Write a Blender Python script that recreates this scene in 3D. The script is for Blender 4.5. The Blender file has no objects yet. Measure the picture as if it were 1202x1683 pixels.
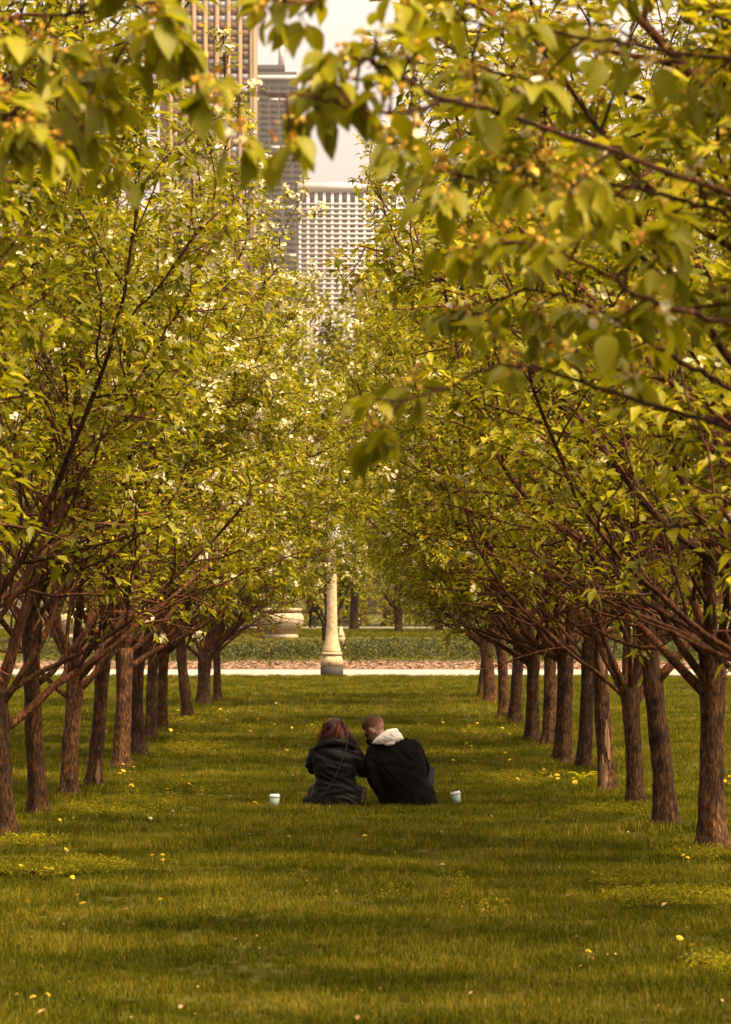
import bpy, bmesh, math, random
import numpy as np
from mathutils import Vector, Matrix, noise as mnoise

R = math.radians
scene = bpy.context.scene
C = scene.collection

# ------------------------------------------------------------------ camera
F = 7400.0            # focal length in photo pixels
HZ = 1005.0           # horizon row in the photo
CAMZ = 1.82
cam_d = bpy.data.cameras.new('camera')
cam = bpy.data.objects.new('camera', cam_d)
C.objects.link(cam)
cam.location = (0, 0, CAMZ)
cam.rotation_euler = (R(90) + math.atan((HZ - 841.5) / F), 0, 0)
cam_d.sensor_fit = 'VERTICAL'
cam_d.sensor_height = 36
cam_d.sensor_width = 36
cam_d.lens = F / 1683 * 36
cam_d.clip_start = 0.5
cam_d.clip_end = 9000
cam_d.dof.use_dof = True
cam_d.dof.focus_distance = 45
cam_d.dof.aperture_fstop = 9.5
scene.camera = cam

# ------------------------------------------------------------------ sky and sun
SUN_EL, SUN_AZ = 60.0, 122.0      # azimuth clockwise from +Y (view direction)
world = bpy.data.worlds.new('World')
scene.world = world
world.use_nodes = True
nt = world.node_tree
nt.nodes.clear()
sky = nt.nodes.new('ShaderNodeTexSky')
sky.sky_type = 'NISHITA'
sky.sun_disc = False
sky.sun_elevation = R(SUN_EL)
sky.sun_rotation = R(SUN_AZ)
sky.air_density = 1.0
sky.dust_density = 6.0
sky.ozone_density = 1.0
hs = nt.nodes.new('ShaderNodeHueSaturation')
hs.inputs['Saturation'].default_value = 0.10
tint = nt.nodes.new('ShaderNodeMix')
tint.data_type = 'RGBA'
tint.blend_type = 'MULTIPLY'
tint.inputs[0].default_value = 1.0
tint.inputs[7].default_value = (1.0, 0.85, 0.74, 1)
bg = nt.nodes.new('ShaderNodeBackground')
bg.inputs['Strength'].default_value = 0.14
wo = nt.nodes.new('ShaderNodeOutputWorld')
nt.links.new(sky.outputs[0], hs.inputs['Color'])
nt.links.new(hs.outputs[0], tint.inputs[6])
nt.links.new(tint.outputs[2], bg.inputs['Color'])
nt.links.new(bg.outputs[0], wo.inputs['Surface'])

sun_d = bpy.data.lights.new('sun', 'SUN')
sun_d.energy = 4.0
sun_d.angle = R(24)
sun_d.color = (1.0, 0.76, 0.46)
sun = bpy.data.objects.new('sun', sun_d)
C.objects.link(sun)
sd = Vector((math.sin(R(SUN_AZ)) * math.cos(R(SUN_EL)), math.cos(R(SUN_AZ)) * math.cos(R(SUN_EL)), math.sin(R(SUN_EL))))
sun.rotation_euler = sd.to_track_quat('Z', 'Y').to_euler()

vs = scene.view_settings
vs.view_transform = 'Standard'
vs.look = 'None'
vs.gamma = 1.0
vs.use_curve_mapping = False
vs.exposure = 1.68
scene.cycles.max_bounces = 8
scene.cycles.diffuse_bounces = 3
scene.cycles.transmission_bounces = 4
scene.cycles.volume_bounces = 1

rng = np.random.default_rng(7)
random.seed(7)


def at(px, py, d):
    """world point seen at photo pixel px,py at distance d along the view axis"""
    return np.array([(px - 601) * d / F, d, CAMZ + (HZ - py) * d / F])


# ------------------------------------------------------------------ materials
def newmat(name):
    m = bpy.data.materials.new(name)
    m.use_nodes = True
    n = m.node_tree
    n.nodes.clear()
    out = n.nodes.new('ShaderNodeOutputMaterial')
    return m, n, out


def N(n, typ, **kw):
    nd = n.nodes.new(typ)
    for k, v in kw.items():
        setattr(nd, k, v)
    return nd


def ramp(n, stops):
    r = n.nodes.new('ShaderNodeValToRGB')
    el = r.color_ramp.elements
    while len(el) < len(stops):
        el.new(0.5)
    for e, (p, c) in zip(el, stops):
        e.position = p
        e.color = (c[0], c[1], c[2], 1)
    return r


def simple_mat(name, col, rough=0.7, var=0.15, scale=8.0, bump=0.0, metallic=0.0, stretch=(1, 1, 1), spec=0.3):
    m, n, out = newmat(name)
    b = N(n, 'ShaderNodeBsdfPrincipled')
    b.inputs['Roughness'].default_value = rough
    b.inputs['Metallic'].default_value = metallic
    b.inputs['Specular IOR Level'].default_value = spec
    tc = N(n, 'ShaderNodeTexCoord')
    mp = N(n, 'ShaderNodeMapping')
    mp.inputs['Scale'].default_value = stretch
    nz = N(n, 'ShaderNodeTexNoise')
    nz.inputs['Scale'].default_value = scale
    nz.inputs['Detail'].default_value = 6
    n.links.new(tc.outputs['Object'], mp.inputs[0])
    n.links.new(mp.outputs[0], nz.inputs['Vector'])
    lo = [max(0, c * (1 - var)) for c in col]
    hi = [min(1, c * (1 + var)) for c in col]
    rp = ramp(n, [(0.3, lo), (0.7, hi)])
    n.links.new(nz.outputs['Fac'], rp.inputs[0])
    n.links.new(rp.outputs[0], b.inputs['Base Color'])
    if bump:
        bp = N(n, 'ShaderNodeBump')
        bp.inputs['Strength'].default_value = bump
        bp.inputs['Distance'].default_value = 0.02
        n.links.new(nz.outputs['Fac'], bp.inputs['Height'])
        n.links.new(bp.outputs[0], b.inputs['Normal'])
    n.links.new(b.outputs[0], out.inputs[0])
    return m


def leaf_mat(name, stops, trans=0.35, rough=0.5):
    """leaf: colour from the per-leaf attribute rnd, part of the light passes through"""
    m, n, out = newmat(name)
    a = N(n, 'ShaderNodeAttribute', attribute_name='rnd')
    oi = N(n, 'ShaderNodeObjectInfo')
    ad = N(n, 'ShaderNodeMath', operation='ADD')
    mu = N(n, 'ShaderNodeMath', operation='MULTIPLY_ADD')
    mu.inputs[1].default_value = 0.22
    mu.inputs[2].default_value = -0.11
    n.links.new(oi.outputs['Random'], mu.inputs[0])
    n.links.new(a.outputs['Fac'], ad.inputs[0])
    n.links.new(mu.outputs[0], ad.inputs[1])
    rp = ramp(n, stops)
    n.links.new(ad.outputs[0], rp.inputs[0])
    b = N(n, 'ShaderNodeBsdfPrincipled')
    b.inputs['Roughness'].default_value = rough
    b.inputs['Specular IOR Level'].default_value = 0.22
    t = N(n, 'ShaderNodeBsdfTranslucent')
    mx = N(n, 'ShaderNodeMixShader')
    mx.inputs[0].default_value = trans
    n.links.new(rp.outputs[0], b.inputs['Base Color'])
    n.links.new(rp.outputs[0], t.inputs['Color'])
    n.links.new(b.outputs[0], mx.inputs[1])
    n.links.new(t.outputs[0], mx.inputs[2])
    n.links.new(mx.outputs[0], out.inputs[0])
    return m


M = {}
M['leaf'] = leaf_mat('leaf', [(0.0, (0.076, 0.079, 0.001)), (0.45, (0.190, 0.178, 0.002)), (0.8, (0.36, 0.31, 0.006)), (1.0, (0.50, 0.37, 0.012))], trans=0.5)
M['leaf_far'] = leaf_mat('leaf_far', [(0.0, (0.085, 0.086, 0.003)), (0.6, (0.20, 0.18, 0.008)), (1.0, (0.34, 0.28, 0.02))])
M['hedge_leaf'] = leaf_mat('hedge_leaf', [(0.0, (0.016, 0.020, 0.001)), (0.6, (0.046, 0.052, 0.003)), (1.0, (0.15, 0.145, 0.02))], trans=0.2)
M['petal'] = leaf_mat('petal', [(0.0, (0.55, 0.47, 0.25)), (0.5, (0.64, 0.57, 0.36)), (1.0, (0.70, 0.64, 0.46))], trans=0.3, rough=0.7)
M['spent'] = leaf_mat('spent', [(0.0, (0.34, 0.15, 0.012)), (0.5, (0.46, 0.27, 0.025)), (1.0, (0.55, 0.38, 0.06))], trans=0.2, rough=0.8)


def bark_mat(name, dark, mid, light, lichen=0.55):
    m, n, out = newmat(name)
    b = N(n, 'ShaderNodeBsdfPrincipled')
    b.inputs['Roughness'].default_value = 0.9
    b.inputs['Specular IOR Level'].default_value = 0.15
    tc = N(n, 'ShaderNodeTexCoord')
    oi = N(n, 'ShaderNodeObjectInfo')
    sh = N(n, 'ShaderNodeVectorMath', operation='ADD')
    n.links.new(tc.outputs['Object'], sh.inputs[0])
    n.links.new(oi.outputs['Location'], sh.inputs[1])
    mp = N(n, 'ShaderNodeMapping')
    mp.inputs['Scale'].default_value = (1, 1, 0.28)
    n.links.new(sh.outputs[0], mp.inputs[0])
    n1 = N(n, 'ShaderNodeTexNoise')
    n1.inputs['Scale'].default_value = 55
    n1.inputs['Detail'].default_value = 8
    n1.inputs['Roughness'].default_value = 0.65
    n.links.new(mp.outputs[0], n1.inputs['Vector'])
    n2 = N(n, 'ShaderNodeTexNoise')
    n2.inputs['Scale'].default_value = 7
    n2.inputs['Detail'].default_value = 5
    n.links.new(sh.outputs[0], n2.inputs['Vector'])
    n3 = N(n, 'ShaderNodeTexVoronoi')
    n3.inputs['Scale'].default_value = 60
    n.links.new(sh.outputs[0], n3.inputs['Vector'])
    rp = ramp(n, [(0.36, dark), (0.52, mid), (0.68, light)])
    n.links.new(n1.outputs['Fac'], rp.inputs[0])
    rp2 = ramp(n, [(0.32, (0.38, 0.34, 0.30)), (0.5, (0.95, 0.92, 0.9)), (0.68, (1.5, 1.4, 1.3))])
    n.links.new(n2.outputs['Fac'], rp2.inputs[0])
    mx = N(n, 'ShaderNodeMix', data_type='RGBA', blend_type='MULTIPLY')
    mx.inputs[0].default_value = 1
    n.links.new(rp.outputs[0], mx.inputs[6])
    n.links.new(rp2.outputs[0], mx.inputs[7])
    # every tree a little lighter, darker or redder than the next
    rpo = ramp(n, [(0.0, (0.62, 0.60, 0.58)), (0.5, (1.0, 0.96, 0.9)), (1.0, (1.35, 1.25, 1.2))])
    n.links.new(oi.outputs['Random'], rpo.inputs[0])
    mxo = N(n, 'ShaderNodeMix', data_type='RGBA', blend_type='MULTIPLY')
    mxo.inputs[0].default_value = 1
    n.links.new(mx.outputs[2], mxo.inputs[6])
    n.links.new(rpo.outputs[0], mxo.inputs[7])
    mx = mxo
    # pale lichen flecks
    rp3 = ramp(n, [(0.0, (1, 1, 1)), (0.22, (0, 0, 0))])
    n.links.new(n3.outputs['Distance'], rp3.inputs[0])
    rp4 = ramp(n, [(lichen, (0, 0, 0)), (lichen + 0.12, (0.55, 0.55, 0.55))])
    n.links.new(n2.outputs['Fac'], rp4.inputs[0])
    ml = N(n, 'ShaderNodeMath', operation='MULTIPLY')
    n.links.new(rp3.outputs[0], ml.inputs[0])
    n.links.new(rp4.outputs[0], ml.inputs[1])
    mx2 = N(n, 'ShaderNodeMix', data_type='RGBA')
    mx2.inputs[7].default_value = (0.30, 0.20, 0.11, 1)
    n.links.new(ml.outputs[0], mx2.inputs[0])
    n.links.new(mx.outputs[2], mx2.inputs[6])
    n.links.new(mx2.outputs[2], b.inputs['Base Color'])
    bp = N(n, 'ShaderNodeBump')
    bp.inputs['Strength'].default_value = 0.9
    bp.inputs['Distance'].default_value = 0.02
    n.links.new(n1.outputs['Fac'], bp.inputs['Height'])
    n.links.new(bp.outputs[0], b.inputs['Normal'])
    n.links.new(b.outputs[0], out.inputs[0])
    return m


M['bark'] = bark_mat('bark', (0.007, 0.003, 0.001), (0.047, 0.022, 0.008), (0.13, 0.072, 0.032))
M['twig'] = bark_mat('twig', (0.018, 0.006, 0.002), (0.066, 0.027, 0.010), (0.17, 0.08, 0.036), lichen=0.62)
M['bark_far'] = bark_mat('bark_far', (0.02, 0.011, 0.006), (0.055, 0.032, 0.018), (0.11, 0.07, 0.04))
M['peeled'] = simple_mat('peeled_wood', (0.15, 0.082, 0.042), 0.8, 0.6, 45, 0.6, stretch=(1, 1, 0.12))
M['stone'] = simple_mat('stone', (0.33, 0.24, 0.13), 0.85, 0.3, 9, 0.25)
M['stone_dark'] = simple_mat('stone_dark', (0.022, 0.018, 0.014), 0.8, 0.3, 12, 0.2)
M['urn_stone'] = simple_mat('urn_stone', (0.30, 0.23, 0.14), 0.85, 0.28, 5, 0.2, stretch=(1, 1, 0.3))
M['pathmat'] = simple_mat('path_gravel', (0.21, 0.185, 0.15), 0.95, 0.16, 3, 0.2)
M['concrete'] = simple_mat('facade_white', (0.42, 0.37, 0.34), 0.85, 0.08, 0.05)
M['glass_brown'] = simple_mat('glass_brown', (0.055, 0.042, 0.045), 0.5, 0.3, 0.09, spec=0.2)
M['tower_beige'] = simple_mat('tower_beige', (0.17, 0.112, 0.064), 0.8, 0.08, 0.2)
M['tower_spandrel'] = simple_mat('tower_spandrel', (0.115, 0.062, 0.04), 0.7, 0.12, 0.12)
M['tower_glass'] = simple_mat('tower_glass', (0.32, 0.31, 0.34), 0.4, 0.14, 0.2, spec=0.4)
M['tower_glass_dark'] = simple_mat('tower_glass_dark', (0.05, 0.035, 0.035), 0.5, 0.2, 0.2)
M['dark_tower'] = simple_mat('dark_tower', (0.010, 0.0075, 0.008), 0.8, 0.2, 0.08)
M['dark_glass'] = simple_mat('dark_glass', (0.016, 0.011, 0.011), 0.85, 0.3, 0.15, spec=0.05)
M['pale_band'] = simple_mat('pale_band', (0.30, 0.28, 0.26), 0.6, 0.08, 0.3)
M['brick_red'] = simple_mat('brick_red', (0.12, 0.05, 0.036), 0.85, 0.12, 0.3)
M['pale_face'] = simple_mat('pale_face', (0.62, 0.55, 0.52), 0.6, 0.06, 0.2)
M['cup'] = simple_mat('cup_mint', (0.26, 0.36, 0.27), 0.55, 0.04, 20)
M['lid'] = simple_mat('lid_white', (0.52, 0.52, 0.50), 0.45, 0.04, 20)
M['leather'] = simple_mat('black_leather', (0.0030, 0.0022, 0.0016), 0.52, 0.3, 25, 0.25, spec=0.11)
M['cloth'] = simple_mat('black_cloth', (0.0026, 0.0018, 0.0014), 0.8, 0.3, 30, 0.3, spec=0.06)
M['denim'] = simple_mat('dark_denim', (0.005, 0.0045, 0.005), 0.9, 0.3, 40, 0.2)
M['white_cloth'] = simple_mat('white_cotton', (0.66, 0.60, 0.55), 0.9, 0.05, 14, 0.3)
M['skin'] = simple_mat('skin', (0.26, 0.13, 0.085), 0.55, 0.08, 25)
M['strap'] = simple_mat('bag_strap', (0.035, 0.025, 0.024), 0.5, 0.2, 40)
M['shades'] = simple_mat('sunglasses_black', (0.006, 0.005, 0.005), 0.25, 0.1, 10, spec=0.6)
M['boot'] = simple_mat('boot_brown', (0.03, 0.013, 0.010), 0.5, 0.3, 20)
M['hair'] = leaf_mat('auburn_hair', [(0.0, (0.008, 0.002, 0.001)), (0.45, (0.042, 0.010, 0.003)), (1.0, (0.22, 0.052, 0.014))], trans=0.0, rough=0.38)
M['short_hair'] = leaf_mat('short_hair', [(0.0, (0.24, 0.115, 0.07)), (0.35, (0.13, 0.055, 0.03)), (0.75, (0.05, 0.02, 0.010)), (1.0, (0.06, 0.024, 0.011))], trans=0.0, rough=0.8)
M['dandelion'] = simple_mat('dandelion_yellow', (0.55, 0.38, 0.02), 0.8, 0.2, 200)
M['seedhead'] = simple_mat('seedhead', (0.40, 0.37, 0.30), 0.9, 0.1, 200)
M['stem'] = simple_mat('stem_green', (0.16, 0.15, 0.03), 0.7, 0.1, 20)
M['lamp_glass'] = simple_mat('lamp_glass', (0.7, 0.66, 0.58), 0.4, 0.03, 5)
M['iron'] = simple_mat('iron', (0.05, 0.05, 0.045), 0.6, 0.1, 5)


def ground_mat():
    m, n, out = newmat('lawn_ground')
    b = N(n, 'ShaderNodeBsdfPrincipled')
    b.inputs['Roughness'].default_value = 0.95
    b.inputs['Specular IOR Level'].default_value = 0.1
    g = N(n, 'ShaderNodeNewGeometry')
    n1 = N(n, 'ShaderNodeTexNoise')
    n1.inputs['Scale'].default_value = 0.5
    n1.inputs['Detail'].default_value = 4
    n2 = N(n, 'ShaderNodeTexNoise')
    n2.inputs['Scale'].default_value = 14
    n2.inputs['Detail'].default_value = 6
    n.links.new(g.outputs['Position'], n1.inputs['Vector'])
    n.links.new(g.outputs['Position'], n2.inputs['Vector'])
    a = ramp(n, [(0.35, (0.03, 0.029, 0.0015)), (0.65, (0.065, 0.058, 0.003))])
    c = ramp(n, [(0.3, (0.6, 0.55, 0.5)), (0.7, (1.2, 1.2, 1.1))])
    mx = N(n, 'ShaderNodeMix', data_type='RGBA', blend_type='MULTIPLY')
    mx.inputs[0].default_value = 1
    n.links.new(n1.outputs['Fac'], a.inputs[0])
    n.links.new(n2.outputs['Fac'], c.inputs[0])
    n.links.new(a.outputs[0], mx.inputs[6])
    n.links.new(c.outputs[0], mx.inputs[7])
    n.links.new(mx.outputs[2], b.inputs['Base Color'])
    n.links.new(b.outputs[0], out.inputs[0])
    return m


def grass_mat(name, stops):
    m, n, out = newmat(name)
    g = N(n, 'ShaderNodeNewGeometry')
    n1 = N(n, 'ShaderNodeTexNoise')
    n1.inputs['Scale'].default_value = 0.75
    n1.inputs['Detail'].default_value = 7
    n.links.new(g.outputs['Position'], n1.inputs['Vector'])
    a = N(n, 'ShaderNodeAttribute', attribute_name='rnd')
    m1 = N(n, 'ShaderNodeMath', operation='MULTIPLY_ADD')
    m1.inputs[1].default_value = 1.7
    m1.inputs[2].default_value = -0.67
    n.links.new(n1.outputs['Fac'], m1.inputs[0])
    m2 = N(n, 'ShaderNodeMath', operation='MULTIPLY_ADD')
    m2.inputs[1].default_value = 0.75
    n.links.new(a.outputs['Fac'], m2.inputs[0])
    n.links.new(m1.outputs[0], m2.inputs[2])
    rp = ramp(n, stops)
    n.links.new(m2.outputs[0], rp.inputs[0])
    b = N(n, 'ShaderNodeBsdfPrincipled')
    b.inputs['Roughness'].default_value = 0.6
    b.inputs['Specular IOR Level'].default_value = 0.03
    t = N(n, 'ShaderNodeBsdfTranslucent')
    mx = N(n, 'ShaderNodeMixShader')
    mx.inputs[0].default_value = 0.3
    n.links.new(rp.outputs[0], b.inputs['Base Color'])
    n.links.new(rp.outputs[0], t.inputs['Color'])
    n.links.new(b.outputs[0], mx.inputs[1])
    n.links.new(t.outputs[0], mx.inputs[2])
    n.links.new(mx.outputs[0], out.inputs[0])
    return m


M['ground'] = ground_mat()
M['grass'] = grass_mat('grass', [(0.0, (0.020, 0.025, 0.0008)), (0.4, (0.052, 0.055, 0.0014)), (0.75, (0.108, 0.100, 0.004)), (1.0, (0.25, 0.19, 0.02))])
M['weed'] = grass_mat('weed', [(0.0, (0.055, 0.055, 0.002)), (0.5, (0.125, 0.112, 0.004)), (1.0, (0.29, 0.23, 0.012))])


def mulch_mat():
    m, n, out = newmat('mulch')
    b = N(n, 'ShaderNodeBsdfPrincipled')
    b.inputs['Roughness'].default_value = 0.95
    g = N(n, 'ShaderNodeNewGeometry')
    v = N(n, 'ShaderNodeTexVoronoi')
    v.inputs['Scale'].default_value = 9
    n.links.new(g.outputs['Position'], v.inputs['Vector'])
    rp = ramp(n, [(0.0, (0.04, 0.02, 0.01)), (0.5, (0.09, 0.05, 0.026)), (1.0, (0.15, 0.09, 0.05))])
    n.links.new(v.outputs['Color'], rp.inputs[0])
    n.links.new(rp.outputs[0], b.inputs['Base Color'])
    bp = N(n, 'ShaderNodeBump')
    bp.inputs['Distance'].default_value = 0.05
    n.links.new(v.outputs['Distance'], bp.inputs['Height'])
    n.links.new(bp.outputs[0], b.inputs['Normal'])
    n.links.new(b.outputs[0], out.inputs[0])
    return m


M['mulch'] = mulch_mat()
M['chip'] = leaf_mat('mulch_chip', [(0.0, (0.04, 0.018, 0.009)), (0.5, (0.11, 0.06, 0.03)), (1.0, (0.22, 0.14, 0.08))], trans=0.0, rough=0.9)


# ------------------------------------------------------------------ mesh helpers
class Acc:
    """collects vertices, triangles and quads with one value per vertex, then makes one mesh"""
    def __init__(s):
        s.v, s.t, s.q, s.r, s.n = [], [], [], [], 0

    def add(s, v, t=None, q=None, r=None):
        v = np.asarray(v, float).reshape(-1, 3)
        if t is not None:
            s.t.append(np.asarray(t, int).reshape(-1, 3) + s.n)
        if q is not None:
            s.q.append(np.asarray(q, int).reshape(-1, 4) + s.n)
        s.v.append(v)
        s.r.append(np.full(len(v), 0.5) if r is None else np.asarray(r, float).ravel())
        s.n += len(v)

    def mesh(s, name, mat, smooth=False):
        me = bpy.data.meshes.new(name)
        if s.n:
            v = np.concatenate(s.v)
            t = np.concatenate(s.t) if s.t else np.zeros((0, 3), int)
            q = np.concatenate(s.q) if s.q else np.zeros((0, 4), int)
            me.vertices.add(len(v))
            me.vertices.foreach_set('co', v.astype(np.float32).ravel())
            li = np.concatenate([t.ravel(), q.ravel()]).astype(np.int32)
            me.loops.add(len(li))
            me.loops.foreach_set('vertex_index', li)
            st = np.concatenate([np.arange(len(t)) * 3, len(t) * 3 + np.arange(len(q)) * 4]).astype(np.int32)
            me.polygons.add(len(st))
            me.polygons.foreach_set('loop_start', st)
            a = me.attributes.new('rnd', 'FLOAT', 'POINT')
            a.data.foreach_set('value', np.concatenate(s.r).astype(np.float32))
            if smooth:
                me.polygons.foreach_set('use_smooth', np.ones(len(st), bool))
            me.update(calc_edges=True)
        if mat:
            me.materials.append(mat)
        return me


def link(name, me, parent=None, loc=None, rot=None, scale=None):
    o = bpy.data.objects.new(name, me)
    C.objects.link(o)
    if parent is not None:
        o.parent = parent
    if loc is not None:
        o.location = loc
    if rot is not None:
        o.rotation_euler = rot
    if scale is not None:
        o.scale = scale
    return o


def tag(o, label=None, cat=None, group=None, kind=None):
    if label:
        o['label'] = label
    if cat:
        o['category'] = cat
    if group:
        o['group'] = group
    if kind:
        o['kind'] = kind
    return o


def empty(name, loc, label=None, cat=None, group=None, rz=0):
    o = bpy.data.objects.new(name, None)
    C.objects.link(o)
    o.location = loc
    o.rotation_euler = (0, 0, rz)
    o.empty_display_size = 0.2
    return tag(o, label, cat, group)


def tube(acc, P, Rr, k, r=0.5, cap=True):
    P = np.asarray(P, float)
    Rr = np.asarray(Rr, float)
    T = np.gradient(P, axis=0)
    T /= np.linalg.norm(T, axis=1)[:, None] + 1e-9
    d = T.mean(0)
    ref = np.array([1.0, 0.05, 0.02]) if abs(d[0]) < 0.7 else np.array([0.03, 1.0, 0.05])
    U = np.cross(T, ref)
    U /= np.linalg.norm(U, axis=1)[:, None] + 1e-9
    V = np.cross(T, U)
    a = np.arange(k) * 2 * math.pi / k
    ring = np.cos(a)[None, :, None] * U[:, None, :] + np.sin(a)[None, :, None] * V[:, None, :]
    if Rr.ndim == 1:
        Rr = Rr[:, None]
    vv = P[:, None, :] + ring * Rr[:, :, None]
    n = len(P)
    i = np.arange(n - 1)[:, None] * k
    j = np.arange(k)[None, :]
    j2 = (j + 1) % k
    q = np.stack([i + j, i + j2, i + k + j2, i + k + j], -1).reshape(-1, 4)
    vv = vv.reshape(-1, 3)
    t = None
    if cap:
        vv = np.vstack([vv, P[-1][None], P[0][None]])
        jj = np.arange(k)
        t = np.vstack([np.stack([(n - 1) * k + jj, (n - 1) * k + (jj + 1) % k, np.full(k, n * k)], -1),
                       np.stack([(jj + 1) % k, jj, np.full(k, n * k + 1)], -1)])
    acc.add(vv, t, q, np.full(len(vv), r))


def box(acc, x0, x1, y0, y1, z0, z1, r=0.5):
    v = [(x, y, z) for z in (z0, z1) for y in (y0, y1) for x in (x0, x1)]
    q = [(0, 2, 3, 1), (4, 5, 7, 6), (0, 1, 5, 4), (2, 6, 7, 3), (0, 4, 6, 2), (1, 3, 7, 5)]
    acc.add(v, None, q, np.full(8, r))


def boxmesh(name, mat, *a):
    k = Acc()
    box(k, *a)
    return k.mesh(name, mat)


def lathe(acc, prof, k, rot=0.0, r=0.5):
    """prof: list of (radius, z)"""
    a = np.arange(k) * 2 * math.pi / k + rot
    v = np.array([[(rr * math.cos(t), rr * math.sin(t), z) for t in a] for rr, z in prof]).reshape(-1, 3)
    n = len(prof)
    i = np.arange(n - 1)[:, None] * k
    j = np.arange(k)[None, :]
    j2 = (j + 1) % k
    q = np.stack([i + j, i + j2, i + k + j2, i + k + j], -1).reshape(-1, 4)
    v = np.vstack([v, [[0, 0, prof[0][1]], [0, 0, prof[-1][1]]]])
    jj = np.arange(k)
    t = np.vstack([np.stack([(jj + 1) % k, jj, np.full(k, n * k)], -1),
                   np.stack([(n - 1) * k + jj, (n - 1) * k + (jj + 1) % k, np.full(k, n * k + 1)], -1)])
    acc.add(v, t, q, np.full(len(v), r))


# ------------------------------------------------------------------ ground
GY = [-60, 126.0, 131.5, 136.5, 140, 165, 200, 232, 6000]
GZ = [0, 0, 0.11, 0.26, 0.30, 0.86, 0.90, 1.0, 1.0]


def gz(y):
    return float(np.interp(y, GY, GZ))


def sheet(name, x0, x1, ys, dz, mat, nx=2, label=None):
    a = Acc()
    xs = np.linspace(x0, x1, nx)
    v = [(x, y, gz(y) + dz) for y in ys for x in xs]
    q = [(j * nx + i, j * nx + i + 1, (j + 1) * nx + i + 1, (j + 1) * nx + i) for j in range(len(ys) - 1) for i in range(nx - 1)]
    a.add(v, None, q)
    o = link(name, a.mesh(name, mat))
    return tag(o, kind='structure')


sheet('ground', -3000, 3000, [-60, 0, 60, 110, 126, 131.5, 136.5, 140, 150, 165, 200, 232, 400, 1500, 6000], 0, M['ground'], 9)
tag(sheet('path', -140, 140, [126.4, 129, 131.5, 131.6], 0.012, M['pathmat'], 30), 'pale gravel path crossing the lawn beyond the trees', None)
tag(sheet('mulch_bed', -140, 140, [131.65, 134, 136.5, 139.5], 0.008, M['mulch'], 30), 'strip of brown wood mulch behind the path')
tag(sheet('far_path', -140, 140, [228, 233], 0.012, M['pathmat'], 10), 'thin pale path beyond the raised lawn')

# wood chips on the mulch bed
ch = Acc()
nc = 5200
cx = rng.uniform(-11, 11, nc)
cy = rng.uniform(131.8, 136.8, nc)
ca = rng.uniform(0, math.pi, nc)
cl = rng.uniform(0.04, 0.11, nc)
ct = rng.uniform(-0.5, 0.5, nc)
for i in range(nc):
    dx, dy = math.cos(ca[i]) * cl[i], math.sin(ca[i]) * cl[i]
    z = gz(cy[i]) + 0.02
    w = 0.022
    v = [(cx[i] - dx, cy[i] - dy, z), (cx[i] + dy * .3, cy[i] - dx * .3, z + 0.01), (cx[i] + dx, cy[i] + dy, z + abs(ct[i]) * cl[i] + .01), (cx[i] - dy * .3, cy[i] + dx * .3, z + 0.035)]
    ch.add(v, None, [(0, 1, 2, 3)], np.full(4, rng.random()))
tag(link('mulch_chips', ch.mesh('mulch_chips', M['chip'])), 'loose wood chips covering the mulch strip', 'mulch', kind='stuff')


# ------------------------------------------------------------------ foliage builders
def unit(v):
    return v / (np.linalg.norm(v, axis=-1, keepdims=True) + 1e-9)


def leaf_frames(C0, D0, k, rg, spread=0.9, droop=0.35, scatter=0.03):
    """k leaves at every cluster: base points, axis, side and normal vectors"""
    n = len(C0)
    Cc = np.repeat(C0, k, 0) + rg.normal(0, scatter, (n * k, 3))
    Dd = np.repeat(D0, k, 0)
    az = rg.uniform(0, 2 * math.pi, n * k)
    h = np.stack([np.cos(az), np.sin(az), rg.normal(0.05, 0.35, n * k)], -1)
    a = unit(h * spread + Dd * 0.55 + np.array([0, 0, -droop]))
    up = np.array([0, 0, 1.0]) + rg.normal(0, 0.35, (n * k, 3))
    s = unit(np.cross(a, up))
    nn = np.cross(s, a)
    return Cc, a, s, nn


def leaves_simple(acc, C0, D0, k, L, rg, droop=0.35, rbias=0.0, scatter=0.03, lite=False):
    B, a, s, nn = leaf_frames(C0, D0, k, rg, droop=droop, scatter=scatter)
    n = len(B)
    if n == 0:
        return
    Ls = (L * rg.uniform(0.62, 1.2, n))[:, None]
    wd = rg.uniform(0.17, 0.27, n)[:, None]
    z = np.array([0, 0, -1.0])
    b = B + a * Ls * 0.15
    mid = b + a * Ls * 0.42 - nn * Ls * 0.05
    l = b + a * Ls * 0.38 + s * Ls * wd + nn * Ls * 0.06
    r = b + a * Ls * 0.38 - s * Ls * wd + nn * Ls * 0.06
    tip = b + a * Ls * 0.92 + z * Ls * rg.uniform(0.02, 0.35, n)[:, None]
    if lite:
        V = np.stack([b - nn * Ls * 0.04, l, tip, r], 1).reshape(-1, 3)
        o = np.arange(n)[:, None] * 4
        t = np.concatenate([o + [0, 2, 1], o + [0, 3, 2]], 1).reshape(-1, 3)
        acc.add(V, t, None, np.repeat(np.clip(rg.normal(0.42 + rbias, 0.2, n), 0, 1), 4))
        return
    V = np.stack([b, l, mid, r, tip], 1).reshape(-1, 3)
    o = np.arange(n)[:, None] * 5
    t = np.concatenate([o + [0, 2, 1], o + [0, 3, 2], o + [2, 4, 1], o + [2, 3, 4]], 1).reshape(-1, 3)
    rv = np.clip(rg.normal(0.42 + rbias, 0.2, n), 0, 1)
    acc.add(V, t, None, np.repeat(rv, 5))


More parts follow.
